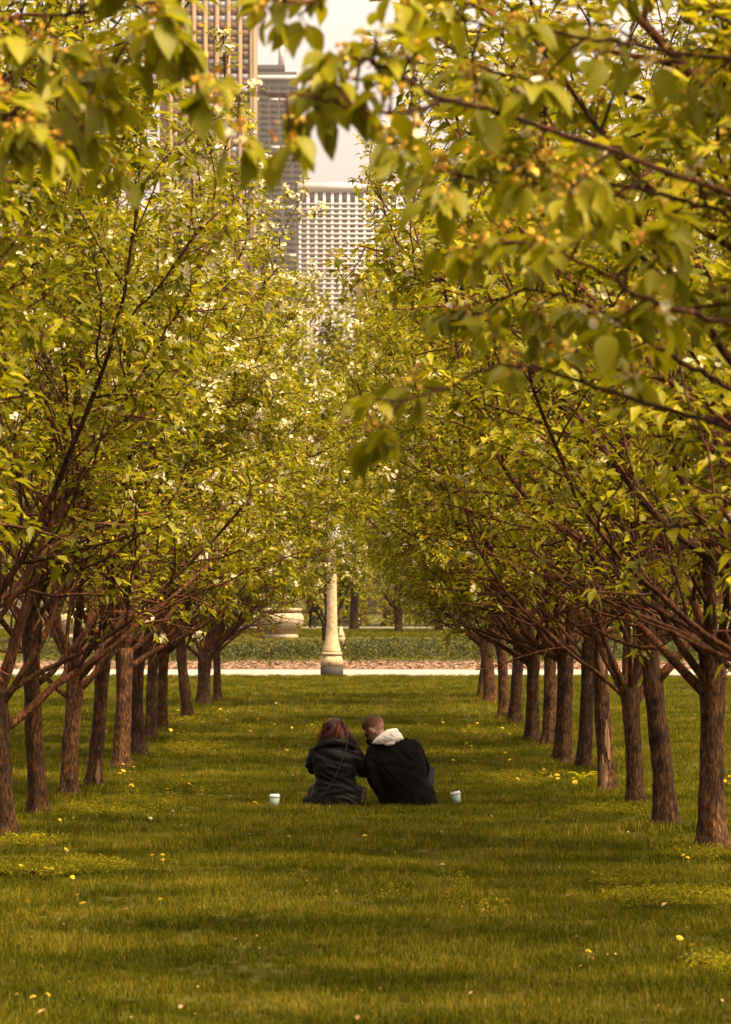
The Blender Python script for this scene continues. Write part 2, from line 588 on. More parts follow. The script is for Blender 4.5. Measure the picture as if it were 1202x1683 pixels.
def leaf_unit_mesh(name, mat, curl=0.3, fold=0.12, w=0.30, seed=0):
    """one detailed leaf of unit length along +Y, with midrib fold, droop and a pointed tip"""
    rg = np.random.default_rng(seed)
    S = [0.0, 0.14, 0.32, 0.52, 0.72, 0.88, 1.0]
    W = [0.015, 0.62, 0.97, 1.0, 0.74, 0.33, 0.0]
    v, q = [], []
    for s_, ww in zip(S, W):
        y = s_
        zc = -curl * s_ * s_
        jit = rg.normal(0, 0.012)
        v += [(-ww * w, y, zc + fold * ww + jit), (0, y, zc), (ww * w, y, zc + fold * ww - jit)]
    for i in range(len(S) - 1):
        for j in range(2):
            q.append((i * 3 + j, i * 3 + j + 1, i * 3 + 4 + j, i * 3 + 3 + j))
    a = Acc()
    a.add(v, None, q, np.full(len(v), 0.45 + rg.normal(0, 0.12)))
    # petiole
    tube(a, [(0, -0.28, 0.05), (0, -0.12, 0.0), (0, 0.02, 0.0)], [0.012, 0.012, 0.01], 4, 0.8)
    return a.mesh(name, mat, smooth=True)


def flowers(acc, C0, k, size, rg):
    """k five-petalled blossoms around every point"""
    n = len(C0) * k
    if n == 0:
        return
    c = np.repeat(C0, k, 0) + rg.normal(0, size * 0.62, (n, 3))
    f = unit(rg.normal(0, 0.6, (n, 3)) + np.array([0.05, -0.45, 0.55]))
    u = unit(np.cross(f, rg.normal(0, 1, (n, 3))))
    w = np.cross(f, u)
    V = []
    T = []
    for p in range(5):
        a0 = p * 2 * math.pi / 5
        for da, rad, lift in ((0, 0.02, 0), (-0.56, 0.5, 0.16), (0.56, 0.5, 0.16)):
            V.append(c + (u * math.cos(a0 + da) + w * math.sin(a0 + da)) * rad * size + f * lift * size)
        b = p * 3
        T += [(b, b + 1, b + 2)]
    V = np.stack(V, 1).reshape(-1, 3)
    o = (np.arange(n) * 15)[:, None, None]
    t = (np.array(T)[None] + o).reshape(-1, 3)
    acc.add(V, t, None, np.repeat(rg.random(n), 15))


def spent_bits(acc, C0, k, size, rg):
    """withered stamens left where blossoms fell: small crumpled tufts"""
    n = len(C0) * k
    if n == 0:
        return
    c = np.repeat(C0, k, 0) + rg.normal(0, 0.022, (n, 3))
    d = unit(rg.normal(0, 1, (n, 3)))
    e = unit(np.cross(d, rg.normal(0, 1, (n, 3))))
    g = np.cross(d, e)
    s = (size * rg.uniform(0.5, 1.2, n))[:, None]
    V = np.stack([c + d * s, c + e * s, c - d * s * .8 - e * s * .3, c + g * s], 1).reshape(-1, 3)
    o = np.arange(n)[:, None] * 4
    t = np.concatenate([o + [0, 1, 3], o + [1, 2, 3], o + [2, 0, 3]], 1).reshape(-1, 3)
    acc.add(V, t, None, np.repeat(rg.random(n), 4))


# ------------------------------------------------------------------ tree generator
def grow_line(rg, p, d, length, step, wob, up, r0, r1, allow):
    P = [p]
    n = max(2, int(length / step))
    d = unit(d)
    bend = rg.normal(0, wob * 0.35, 3)
    for i in range(n):
        d = unit(d + rg.normal(0, wob, 3) + bend + np.array([0, 0, up]))
        q = P[-1] + d * step * rg.uniform(0.85, 1.15)
        if not allow(q):
            if i > 1:
                break
            d = unit(d * np.array([0.3, 0.6, 1.0]) + np.array([0, 0, 0.4]))
            q = P[-1] + d * step
        P.append(q)
    P = np.array(P)
    t = np.linspace(0, 1, len(P))
    return P, r0 + (r1 - r0) * t ** 0.8


def side_dir(rg, T, ang):
    a = unit(np.cross(T, rg.normal(0, 1, 3)))
    return unit(T * math.cos(ang) + a * math.sin(ang))


def make_tree(spec, seed):
    """returns trunk mesh data, limbs and the leaf clusters, in the tree's own coordinates"""
    rg = np.random.default_rng(seed)
    r0, hf, H, CR = spec['r'], spec['fork'], spec['H'], spec['CR']
    lean = np.array(spec.get('lean', (rg.normal(0, .045), rg.normal(0, .045), 0)))
    wx = spec['pos'][0]
    xlim = spec.get('xlim')
    zmin = spec.get('zmin', 1.25)
    far = spec.get('far', False)
    seen = spec.get('seen', lambda p: True)

    def allow(q):
        z = q[2]
        if z < zmin + 0.06 * max(0, math.hypot(q[0], q[1]) - 1) and z < hf - 0.15:
            return False
        # blunt, vase-like crown
        t = (z - hf) / (H - hf)
        if t > 1:
            return False
        rad = CR * (0.55 + 0.75 * min(1, max(0, t) * 2.2)) * (1 if t < 0.62 else math.sqrt(max(0.02, 1 - ((t - 0.62) / 0.40) ** 2)))
        if q[0] ** 2 + q[1] ** 2 > (rad * spec.get('wide', 1.0)) ** 2:
            return False
        if xlim and not xlim(q[0] + wx, z):
            return False
        return True

    # trunk with flare, ridges and small knots
    n = 26
    zz = np.linspace(-0.12, hf + 0.22, n)
    crook = rg.normal(0, 0.012, (2,))
    P = np.stack([lean[0] * zz + crook[0] * np.sin(zz * 3.1 + rg.uniform(0, 6)), lean[1] * zz + crook[1] * np.sin(zz * 2.7), zz], -1)
    k = 22
    ang = np.arange(k) * 2 * math.pi / k
    rr = np.zeros((n, k))
    ph = rg.uniform(0, 6, 6)
    for i, z in enumerate(zz):
        fl = 1 + 0.62 * math.exp(-max(z, 0) / 0.09) + 0.14 * math.exp(-max(z, 0) / 0.5)
        top = 1 + 0.25 * max(0, (z - hf + 0.25)) / 0.45
        ridg = 0.045 * np.sin(ang * 5 + ph[0] + z * 0.8) + 0.03 * np.sin(ang * 9 + ph[1] - z * 1.3) + 0.03 * np.sin(ang * 2 + ph[2] + z * 2.0)
        ridg = ridg * (1 + 2.6 * math.exp(-max(z, 0) / 0.12)) + rg.normal(0, 0.03, k) + 0.07 * mnoise.noise(Vector((z * 3.0, seed * 1.7, 0)))
        rr[i] = r0 * fl * top * (0.98 - 0.06 * z) * (1 + ridg)
    for _ in range(rg.integers(1, 4)):
        ki, kj = rg.integers(6, n - 3), rg.integers(0, k)
        for di in (-1, 0, 1):
            for dj in (-1, 0, 1):
                rr[ki + di, (kj + dj) % k] += r0 * 0.16 / (1 + abs(di) + abs(dj))
    trunk = Acc()
    tube(trunk, P, rr, k)
    top = P[-3]

    limbs = []
    cl_p, cl_d, cl_w = [], [], []
    npr = spec.get('n', 7)
    az0 = rg.uniform(0, 6.28)
    forced = spec.get('limbs', [])
    for i in range(npr + len(forced)):
        acc = Acc()
        leader = i < spec.get('leaders', 2)
        if i >= npr:
            azd, el, ln, rad, hz0 = forced[i - npr]
            az, el = R(azd), R(el)
            base = P[0] + (P[-1] - P[0]) * ((hz0 + 0.12) / (hf + 0.34))
            r_a = rad
        elif leader:
            az = az0 + i * 2.1 + rg.normal(0, .4)
            el = R(rg.uniform(68, 84))
            ln = (H - hf) * rg.uniform(0.92, 1.02)
            base = top - np.array([0, 0, 0.05])
            r_a = r0 * (0.60 - 0.1 * i)
        else:
            az = az0 + i * 2.399 + rg.normal(0, .25)
            el = R(rg.uniform(32, 62))
            ln = rg.uniform(0.62, 0.85) * (H - hf)
            base = P[0] + (P[-1] - P[0]) * rg.uniform(0.86, 0.98)
            r_a = r0 * rg.uniform(0.26, 0.42)
        d = np.array([math.cos(az) * math.cos(el), math.sin(az) * math.cos(el), math.sin(el)])
        Pm, Rm = grow_line(rg, base, d, ln, 0.2, 0.10, 0.045 if not leader else 0.02, r_a, 0.007, allow)
        tube(acc, Pm, Rm, 8)
        seglen = 0.2
        T = unit(np.gradient(Pm, axis=0))
        s = 0.35 * seglen
        pos = rg.uniform(0.5, 0.9)
        total = (len(Pm) - 1) * seglen
        while pos < total:
            f = pos / seglen
            j = min(int(f), len(Pm) - 2)
            pp = Pm[j] + (Pm[j + 1] - Pm[j]) * (f - j)
            rr0 = min(Rm[j] * 0.62, 0.024)
            tt = pos / total
            dd = side_dir(rg, T[j], R(rg.uniform(35, 65)))
            dd = unit(dd + np.array([0, 0, 0.12]))
            l2 = rg.uniform(0.7, 1.5) * (1 - 0.45 * tt) * spec.get('sec', 1.0)
            P2, R2 = grow_line(rg, pp, dd, l2, 0.13, 0.13, 0.03, rr0, 0.0055, allow)
            if seen(P2[-1]) or seen(P2[0]):
                tube(acc, P2[::2] if far else P2, R2[::2] if far else R2, 3 if far else 4, cap=False)
            T2 = unit(np.gradient(P2, axis=0))
            q = rg.uniform(0.15, 0.3)
            tl2 = (len(P2) - 1) * 0.13
            while q < tl2:
                f2 = q / 0.13
                j2 = min(int(f2), len(P2) - 2)
                pq = P2[j2] + (P2[j2 + 1] - P2[j2]) * (f2 - j2)
                d3 = side_dir(rg, T2[j2], R(rg.uniform(35, 70)))
                d3 = unit(d3 + np.array([0, 0, 0.1]))
                P3, R3 = grow_line(rg, pq, d3, rg.uniform(0.15, 0.5), 0.1, 0.16, 0.0, min(R2[j2] * .7, 0.008), 0.0035, allow)
                if seen(P3[-1]):
                    sel = list(range(0, len(P3) - 1, 2)) + [len(P3) - 1]
                    tube(acc, P3[sel], R3[sel], 3, cap=False)
                for m in range(1, len(P3)):
                    cl_p.append(P3[m]); cl_d.append(P3[m] - P3[m - 1]); cl_w.append(1.0 if m == len(P3) - 1 else 0.75)
                q += rg.uniform(0.09, 0.18) * spec.get('ter', 1.0)
            for m in range(len(P2) // 2, len(P2)):
                cl_p.append(P2[m]); cl_d.append(P2[m] - P2[m - 1]); cl_w.append(0.8)
            pos += rg.uniform(0.14, 0.28) * spec.get('ter', 1.0)
        cl_p.append(Pm[-1]); cl_d.append(Pm[-1] - Pm[-2]); cl_w.append(1.0)
        limbs.append(acc)
    cp = np.array(cl_p)
    cd = unit(np.array(cl_d))
    cw = np.array(cl_w)
    # inner and lower crown carries few leaves
    rad = np.hypot(cp[:, 0], cp[:, 1])
    inner = np.clip((rad / CR - 0.12) / 0.4, 0.30, 1.0)
    low = np.clip((cp[:, 2] - hf - spec.get('bare', 0.5)) / 1.9, 0.05, 1.0)
    keep = rg.random(len(cp)) < cw * np.maximum(inner, np.clip((cp[:, 2] - hf) / (H - hf) * 1.5 - 0.3, 0, 1)) * low
    return trunk, limbs, cp[keep], cd[keep], rg


def cull(cp, loc, mx=1.3, mz=1.0):
    w = cp + np.array(loc)
    d = np.maximum(w[:, 1], 1.0)
    hx = 601 / F * d + mx
    ztop = CAMZ + HZ / F * d + mz
    return (np.abs(w[:, 0]) < hx) & (w[:, 2] < ztop) & (w[:, 1] > 4)


def build_tree(name, spec, seed, label, group, leafk=6, leafL=0.072, bloom=0.05, spent=0.35, cullit=False, mats=('bark', 'twig', 'leaf')):
    x, y = spec['pos']
    loc = (x, y, gz(y))
    e = empty(name, loc, label, 'tree', group)
    if cullit:
        spec['seen'] = lambda p: bool(cull(np.asarray(p)[None], loc, 0.6, 0.5)[0])
    trunk, limbs, cp, cd, rg = make_tree(spec, seed)
    link('trunk', trunk.mesh('trunk', M[mats[0]], smooth=True), e)
    for a in limbs:
        if a.n:
            link('limb', a.mesh('limb', M[mats[1]], smooth=True), e)
    if cullit:
        kk = cull(cp, loc)
        cp, cd = cp[kk], cd[kk]
    a = Acc()
    leaves_simple(a, cp, cd, leafk, leafL, rg, lite=spec.get('far', False))
    if a.n:
        tag(link('crown', a.mesh('crown', M[mats[2]]), e), kind='stuff')
    nb = rg.random(len(cp))
    # blossom gathers on some boughs
    lump = np.array([mnoise.noise(Vector(p) * 0.9 + Vector((seed * 3.1, 0, 0))) for p in cp]) if len(cp) else np.zeros(0)
    bl = nb < bloom * np.clip(1 + 4.0 * lump, 0.05, 5) * np.clip(0.5 + (cp[:, 2] - 3.0) / 3.0, 0.45, 2.2)
    a = Acc()
    flowers(a, cp[bl] + np.array([0, 0, 0.02]), 8, 0.046, rg)
    if a.n:
        tag(link('blossoms', a.mesh('blossoms', M['petal']), e), kind='stuff')
    sp = (nb > 1 - spent)
    a = Acc()
    spent_bits(a, cp[sp], 2, 0.016, rg)
    if a.n:
        tag(link('withered_blossoms', a.mesh('withered_blossoms', M['spent']), e), kind='stuff')
    return e


# ------------------------------------------------------------------ the two rows of crabapple trees
def left_open(x, z):
    return x < -0.55 - 0.16 * max(0, z - 3.2) + 0.10 * math.sin(z * 5)


def right_open(x, z):
    return x > -0.12 + 0.08 * max(0, z - 4.0) + 0.12 * math.sin(z * 4)


def left_arch(x, z):
    return x < -0.72 + 1.1 * max(0, z - 2.0) - 0.85 * max(0, z - 3.2)


def right_arch(x, z):
    return x > 0.6 - 0.9 * max(0, z - 2.25) + 0.65 * max(0, z - 3.3)


def left_near(x, z):
    return x < -1.75 + 0.55 * max(0, z - 3.4)


def right_near(x, z):
    return x > 1.5 - 1.25 * max(0, min(z - 2.45, 1.1))


def left_mid(x, z):
    return x < -1.3 + 0.25 * max(0, z - 3.0)


LEFT = [  # photo x, y of the trunk's foot, trunk width in px, fork height, extra limbs (azimuth, elevation, length, radius, height)
    (6, 1381, 38, 0.98, [(25, 38, 2.6, 0.042, 0.85)]),
    (64, 1341, 32, 1.62, [(20, 35, 2.3, 0.03, 1.15)]),
    (115, 1313, 30, 1.08, [(10, 50, 2.6, 0.035, 1.0), (165, 40, 2.0, 0.03, 0.95)]),
    (156, 1298, 25, 1.22, []),
    (200, 1266, 29, 1.18, [(15, 40, 2.2, 0.04, 1.1)]),
    (228, 1248, 25, 1.25, []),
    (247, 1220, 20, 1.22, []),
    (267, 1203, 20, 1.15, []),
    (307, 1185, 18, 1.42, []),
    (334, 1163, 22, 0.82, [(20, 40, 2.3, 0.045, 0.8), (130, 50, 2.2, 0.04, 0.8)]),
    (357, 1155, 14, 1.1, []),
]
RIGHT = [
    (1170, 1402, 44, 1.28, [(150, 32, 2.6, 0.045, 1.15), (185, 48, 3.0, 0.035, 1.25)]),
    (1094, 1365, 39, 1.62, [(10, 50, 2.0, 0.045, 1.2)]),
    (1044, 1331, 29, 0.92, [(140, 55, 2.4, 0.045, 0.9), (30, 50, 2.3, 0.04, 0.92)]),
    (999, 1306, 27, 1.62, []),
    (960, 1269, 26, 1.25, [(150, 40, 2.2, 0.03, 1.2)]),
    (925, 1256, 28, 1.2, [(30, 50, 2.0, 0.035, 0.9)]),
    (904, 1231, 21, 1.3, []),
    (875, 1223, 21, 1.12, [(160, 42, 2.3, 0.035, 1.05)]),
    (843, 1193, 20, 1.25, []),
    (828, 1185, 19, 1.2, []),
    (806, 1159, 22, 1.15, [(165, 40, 2.2, 0.04, 1.05)]),
    (793, 1148, 16, 1.1, []),
]
ORD = ['first', 'second', 'third', 'fourth', 'fifth', 'sixth', 'seventh', 'eighth', 'ninth', 'tenth', 'eleventh', 'twelfth']
LEFT_EXTRA = {0: 'its trunk cut by the frame edge', 1: 'a straight tall trunk with a long bark scar', 3: 'slim trunk with pale peeling bark low down',
              8: 'slim leaning trunk', 9: 'low fork and thick short trunk', 10: 'thin trunk farthest from the camera'}
RIGHT_EXTRA = {0: 'thick rough trunk beside the frame edge', 1: 'thick straight trunk with a dark crack at its foot', 2: 'low gnarled V-shaped fork',
               3: 'pale bare wood showing on its leaning trunk', 11: 'farthest trunk before the path'}
rowtrees = {}
for side, rows, extra in (('left', LEFT, LEFT_EXTRA), ('right', RIGHT, RIGHT_EXTRA)):
    for i, (px, py, wpx, fork, limbs) in enumerate(rows):
        d = CAMZ * F / (py - HZ)
        x = (px - 601) * d / F
        H = (8.0 if d < 54 else 8.5) + rng.normal(0, 0.35)
        sp = dict(pos=(x, d), r=wpx * d / F / 2 * 0.92 * rng.uniform(0.92, 1.08), fork=fork, H=H, CR=2.4, n=9, leaders=3, limbs=limbs, sec=1.3,
                  bare=0.35 if d < 54 else 0.1, xlim=(left_open if side == 'left' else right_open) if d < 54 else (left_arch if side == 'left' else right_arch), ter=1.0 if d < 60 else 1.12, wide=1.0 if d < 54 else 1.22, far=d > 50)
        if d > 52:
            c0 = 0 if side == 'left' else 180
            sp['limbs'] = list(limbs) + [(c0 + rng.uniform(-28, 28), e0, 3.8, 0.03, min(fork, 1.25)) for e0 in ((30, 38, 48, 60) if side == 'right' or i < 8 else (38, 44, 52, 62))]
            sp['bare'] = 0.1 if side == 'right' or i < 8 else 0.55
        if side == 'right' and i == 3:
            sp['lean'] = (-0.055, 0, 0)
        if side == 'left' and i == 3:
            sp['lean'] = (0.06, 0, 0)
        if side == 'left' and i == 8:
            sp['lean'] = (-0.05, 0, 0)
        lab = 'crabapple tree, %s trunk of the %s row from the camera' % (ORD[i], side)
        if i in extra:
            lab = '%s crabapple of the %s row, %s' % (ORD[i], side, extra[i])
        rowtrees[(side, i)] = build_tree('crabapple_tree', sp, 100 + i + (50 if side == 'right' else 0), lab, 'crabapple trees lining the lawn',
                                         leafk=7 if d < 60 else 6, leafL=0.093 if d < 60 else 0.108,
                                         bloom=(0.085 if side == 'left' else 0.035) * (2.4 if 42 < d < 75 else 1.0), spent=0.45 if d < 60 else 0.25)


# bare wood where the bark peeled away
def peel(side, i, az, z0, z1, half, name='peeled_bark_patch', mat='peeled'):
    e = rowtrees[(side, i)]
    tr = [c for c in e.children if c.name.startswith('trunk')][0].data
    n = 26
    co = np.zeros(len(tr.vertices) * 3, np.float32)
    tr.vertices.foreach_get('co', co)
    co = co.reshape(-1, 3)[:n * 22].reshape(n, 22, 3)
    a = Acc()
    rows = []
    rg = np.random.default_rng(i + 3)
    zs = np.linspace(z0, z1, 12)
    cen = co.mean(1)
    for m, z in enumerate(zs):
        c = np.array([np.interp(z, cen[:, 2], cen[:, j]) for j in range(3)])
        row = []
        hw = half * math.sin(math.pi * (m + 0.6) / 12.2) ** 0.5 * rg.uniform(0.6, 1.25)
        for s_ in np.linspace(-1, 1, 6):
            aa = az + s_ * hw
            dirv = np.array([math.cos(aa), math.sin(aa), 0])
            ri = np.interp(z, cen[:, 2], (((co - cen[:, None]) @ dirv).max(1)))
            edge = 1 - abs(s_)
            row.append(c + dirv * (ri + 0.002 + 0.006 * min(1, edge * 3)))
        rows.append(row)
    v = np.array(rows).reshape(-1, 3)
    q = [(m * 6 + j, m * 6 + j + 1, m * 6 + 7 + j, m * 6 + 6 + j) for m in range(11) for j in range(5)]
    a.add(v, None, q)
    o = link(name, a.mesh(name, M[mat], smooth=True), e)
    o['label'] = 'pale bare wood where bark has peeled off'


peel('right', 3, R(-80), 1.15, 1.65, 0.6)
peel('right', 3, R(-70), 0.35, 0.75, 0.35)
peel('right', 3, R(-120), 0.02, 0.40, 0.5)
peel('left', 3, R(-65), 0.05, 0.30, 0.3)

# trees of the same rows nearer to the camera: their trunks stand beside the frame
NEAR = [('left', -2.9, 31.3, left_mid), ('left', -2.9, 26.8, left_near), ('left', -2.95, 22.2, left_near), ('left', -2.9, 17.6, left_near), ('left', -2.7, 13.4, left_near),
        ('right', 2.55, 29.4, lambda x, z: x > 1.3 - 0.9 * max(0, min(z - 2.3, 1.3))), ('right', 2.5, 25.0, right_near), ('right', 2.6, 20.4, right_near), ('right', 2.5, 15.8, right_near), ('right', 2.4, 11.6, right_near)]
near_e = {}
for j, (side, x, d, lim) in enumerate(NEAR):
    sp = dict(pos=(x, d), r=0.078, fork=1.25, H=7.2, CR=2.3, n=10, leaders=2, limbs=[], sec=1.3, xlim=lim, zmin=1.6)
    lab = 'crabapple tree beside the %s frame edge, nearer than the first visible trunk' % side
    if d < 14:
        lab = 'nearest crabapple tree, its blurred leafy boughs filling the upper %s' % ('left corner' if side == 'left' else 'right')
    near_e[(side, j)] = build_tree('crabapple_tree', sp, 300 + j, lab, 'crabapple trees lining the lawn' if d < 14 else 'crabapple trees beside the %s frame edge' % side,
                                   leafk=7, leafL=0.112, bloom=0.05 if side == 'left' else 0.03, spent=0.5, cullit=True)

# ------------------------------------------------------------------ boughs hanging close to the camera, leaf by leaf
LEAFM = [leaf_unit_mesh('leaf', M['leaf'], c, f, w, s) for c, f, w, s in ((0.30, 0.10, 0.27, 1), (0.15, 0.14, 0.25, 2), (0.45, 0.08, 0.29, 3), (0.05, 0.16, 0.23, 4), (0.55, 0.12, 0.26, 5))]


LEAFN = {}


def bough(tree, pts, rad0, rad1, seed, n_side, leaf_budget, leafL=0.102, twig_len=(0.10, 0.28), start=0.0, spentp=0.8, bloomp=0.15):
    """a bough through the given points; its side twigs end in leaf rosettes; every leaf is an object"""
    rg = np.random.default_rng(seed)
    tl = np.array(tree.location)
    K = np.array([at(*p) for p in pts]) - tl
    s = np.linspace(0, len(K) - 1, (len(K) - 1) * 8 + 1)
    P = np.stack([np.interp(s, np.arange(len(K)), K[:, j]) for j in range(3)], -1)
    for _ in range(3):
        P[1:-1] = (P[:-2] + 2 * P[1:-1] + P[2:]) / 4
    P[1:-1] += rg.normal(0, 0.004, P[1:-1].shape)
    a = Acc()
    tube(a, P, np.linspace(rad0, rad1, len(P)) * 0.8, 10)
    cps, cds = [P[-1]], [unit(P[-1] - P[-2])]
    T = unit(np.gradient(P, axis=0))
    for i in range(n_side):
        f = start + (1 - start) * (i + rg.uniform(0.1, 0.9)) / n_side
        j = min(int(f * (len(P) - 1)), len(P) - 2)
        d = side_dir(rg, T[j], R(rg.uniform(40, 85)))
        d = unit(d * np.array([1.0, 0.6, 0.8]) + np.array([0, 0, -0.05]))
        P3, R3 = grow_line(rg, P[j], d, rg.uniform(*twig_len), 0.045, 0.12, -0.03, 0.006, 0.003, lambda q: True)
        tube(a, P3, R3, 5)
        cps.append(P3[-1]); cds.append(unit(P3[-1] - P3[-2]))
        if len(P3) > 4:
            cps.append(P3[len(P3) // 2]); cds.append(unit(P3[-1] - P3[-2]))
    bo = link('bough', a.mesh('bough', M['twig'], smooth=True), tree)
    cps, cds = np.array(cps), np.array(cds)
    per = max(4, int(leaf_budget * 1.25) // len(cps))
    B, ax, sd_, nn = leaf_frames(cps, cds, per, rg, spread=0.85, droop=0.55, scatter=0.012)
    spare = Acc()
    for i in range(len(B)):
        vm = LEAFM[rg.integers(0, 5)]
        L = leafL * rg.uniform(0.6, 1.15)
        b = B[i] + ax[i] * L * 0.28
        m = Matrix(((sd_[i][0], ax[i][0], nn[i][0], b[0]), (sd_[i][1], ax[i][1], nn[i][1], b[1]), (sd_[i][2], ax[i][2], nn[i][2], b[2]), (0, 0, 0, 1)))
        m = m @ Matrix.Diagonal((L, L, L, 1))
        if LEAFN.get(tree.name, 0) < 300:
            LEAFN[tree.name] = LEAFN.get(tree.name, 0) + 1
            o = bpy.data.objects.new('leaf', vm)
            C.objects.link(o)
            o.parent = bo
            o.matrix_local = m
        else:
            vv = np.array([m @ v_.co for v_ in vm.vertices])
            spare.add(vv, None, [tuple(p_.vertices) for p_ in vm.polygons if len(p_.vertices) == 4], np.full(len(vv), rg.normal(0.45, 0.12)))
    if spare.n:
        tag(link('foliage', spare.mesh('foliage', M['leaf'], smooth=True), bo), kind='stuff')
    sp = Acc()
    pick = rg.random(len(cps)) < spentp
    spent_bits(sp, cps[pick] + np.array([0, -0.015, 0.012]), 12, 0.013, rg)
    if sp.n:
        tag(link('withered_blossoms', sp.mesh('withered_blossoms', M['spent']), bo), kind='stuff')
    fl = Acc()
    pick = rg.random(len(cps)) < bloomp
    flowers(fl, cps[pick], 3, 0.034, rg)
    if fl.n:
        tag(link('blossoms', fl.mesh('blossoms', M['petal']), bo), kind='stuff')


RA = near_e[('right', 9)]
RB = near_e[('right', 8)]
LA = near_e[('left', 4)]
# nearest right tree: reaching across the top towards the middle
bough(RA, [(1500, 420, 11.8), (1150, 300, 11.6), (860, 195, 11.5), (700, 150, 11.4), (620, 100, 11.3), (560, 90, 11.3)], 0.012, 0.005, 1, 10, 95, start=0.2)
bough(RA, [(760, 160, 11.5), (640, 190, 11.3), (520, 160, 11.2), (420, 150, 11.1), (345, 165, 11.0)], 0.008, 0.003, 2, 6, 44, twig_len=(0.04, 0.10), start=0.2)
bough(RA, [(700, -120, 11.9), (600, -30, 11.8), (520, 0, 11.7), (440, 10, 11.6)], 0.009, 0.004, 3, 6, 44, twig_len=(0.05, 0.14), start=0.2)
bough(RA, [(1300, 560, 12.2), (1080, 500, 12.0), (940, 420, 11.8), (820, 390, 11.8)], 0.012, 0.004, 4, 8, 70, start=0.2)
bough(RA, [(1250, 720, 12.6), (1000, 640, 12.4), (840, 590, 12.2), (690, 655, 12.0), (610, 655, 11.9)], 0.010, 0.003, 5, 7, 46, start=0.15, twig_len=(0.06, 0.16))
bough(RA, [(1350, 120, 12.4), (1150, 90, 12.3), (980, 60, 12.2), (840, 50, 12.1), (720, 20, 12.0)], 0.010, 0.004, 12, 9, 66, start=0.15)
bough(RA, [(1330, 400, 12.4), (1160, 340, 12.3), (1020, 300, 12.2), (900, 310, 12.2), (800, 300, 12.1), (720, 270, 12.1)], 0.010, 0.004, 13, 9, 66, start=0.15)
# the next tree behind it: sharper boughs and two bare thick limbs
bough(RB, [(1330, 760, 16.2), (1202, 590, 16.0), (1121, 480, 15.9), (1041, 345, 15.8), (976, 270, 15.8), (900, 200, 15.8), (800, 110, 15.8)], 0.024, 0.006, 6, 12, 110, start=0.45)
bough(RB, [(1121, 480, 15.9), (1030, 400, 15.7), (945, 295, 15.6), (860, 230, 15.6), (760, 215, 15.6)], 0.015, 0.005, 7, 10, 80, start=0.4)
bough(RB, [(1330, 700, 16.5), (1202, 640, 16.4), (1100, 580, 16.3), (960, 495, 16.2), (860, 470, 16.2), (780, 520, 16.1)], 0.016, 0.004, 8, 10, 90, start=0.35)
# top left corner
bough(LA, [(-250, 330, 13.0), (-60, 230, 12.8), (60, 160, 12.6), (150, 130, 12.6), (225, 90, 12.6)], 0.012, 0.004, 9, 10, 100, start=0.25)
bough(LA, [(-200, 60, 12.6), (-20, 30, 12.4), (100, 20, 12.4), (190, 10, 12.4), (270, 0, 12.4)], 0.010, 0.004, 10, 9, 90, start=0.2)
bough(LA, [(-200, 200, 12.0), (-60, 190, 11.8), (20, 185, 11.7), (50, 200, 11.6)], 0.008, 0.003, 11, 5, 42, start=0.3, twig_len=(0.05, 0.12))

# ------------------------------------------------------------------ trees beyond the path
FARV = []
for v, (n_, H, CR, bl) in enumerate(((7, 7.5, 3.2, 0.42), (8, 8.0, 3.4, 0.12), (7, 7.0, 3.0, 0.4), (8, 9.0, 3.6, 0.04))):
    sp = dict(pos=(0, 0), r=0.16, fork=0.75 if v != 3 else 1.4, H=H, CR=CR, n=n_, leaders=2, limbs=[], ter=1.35, sec=1.5, zmin=1.0, far=True)
    tr, limbs, cp, cd, rg = make_tree(sp, 500 + v)
    lv, fl = Acc(), Acc()
    leaves_simple(lv, cp, cd, 8, 0.21, rg, scatter=0.15, lite=True)
    pick = rg.random(len(cp)) < bl
    flowers(fl, cp[pick], 5, 0.075, rg)
    wood = [a.mesh('limb', M['bark_far'], smooth=True) for a in limbs if a.n]
    FARV.append((tr.mesh('trunk', M['bark_far'], smooth=True), wood, lv.mesh('crown', M['leaf_far']), fl.mesh('blossoms', M['petal'])))


def far_tree(px, d, v, s, rz, label, group):
    x = (px - 601) * d / F
    e = empty('park_tree', (x, d, gz(d) - 0.03), label, 'tree', group, rz)
    e.scale = (s, s, s)
    t, w, l, f = FARV[v]
    link('trunk', t, e)
    for m in w:
        link('limb', m, e)
    tag(link('crown', l, e), kind='stuff')
    if len(f.vertices):
        tag(link('blossoms', f, e), kind='stuff')
    return e


G1 = 'trees beyond the path'
far_tree(536, 147, 0, 0.95, 0.5, 'forked crabapple with white blossom right behind the lamp post', G1)
far_tree(655, 200, 2, 1.0, 1.5, 'low bushy crabapple with many stems on the raised lawn', G1)
far_tree(722, 205, 1, 1.05, 2.5, 'double-trunked tree right of the bushy crabapple on the raised lawn', G1)
far_tree(582, 215, 3, 1.25, 0.2, 'tree with a broad trunk seen just right of the lamp post', G1)
far_tree(430, 190, 1, 1.15, 4.2, 'tree whose crown hangs over the stone urn', G1)
k = 0
for px, d, v, s in ((470, 262, 3, 2.2), (520, 290, 1, 2.5), (555, 262, 3, 2.2), (595, 275, 1, 2.4), (640, 262, 3, 2.3), (575, 305, 3, 2.6), (720, 280, 3, 2.2), (800, 262, 3, 2.0), (380, 280, 3, 2.1), (890, 250, 1, 1.6), (300, 262, 1, 1.6), (980, 255, 3, 1.6),
                    (1070, 260, 1, 1.6), (1160, 250, 3, 1.6), (220, 258, 3, 1.6), (130, 250, 1, 1.6), (40, 262, 3, 1.7), (1250, 262, 3, 1.6), (-50, 250, 1, 1.6)):
    far_tree(px, d, v, s, k * 1.7, 'tall hazy tree in the wooded strip behind the far path', 'tall trees behind the far path')
    k += 1
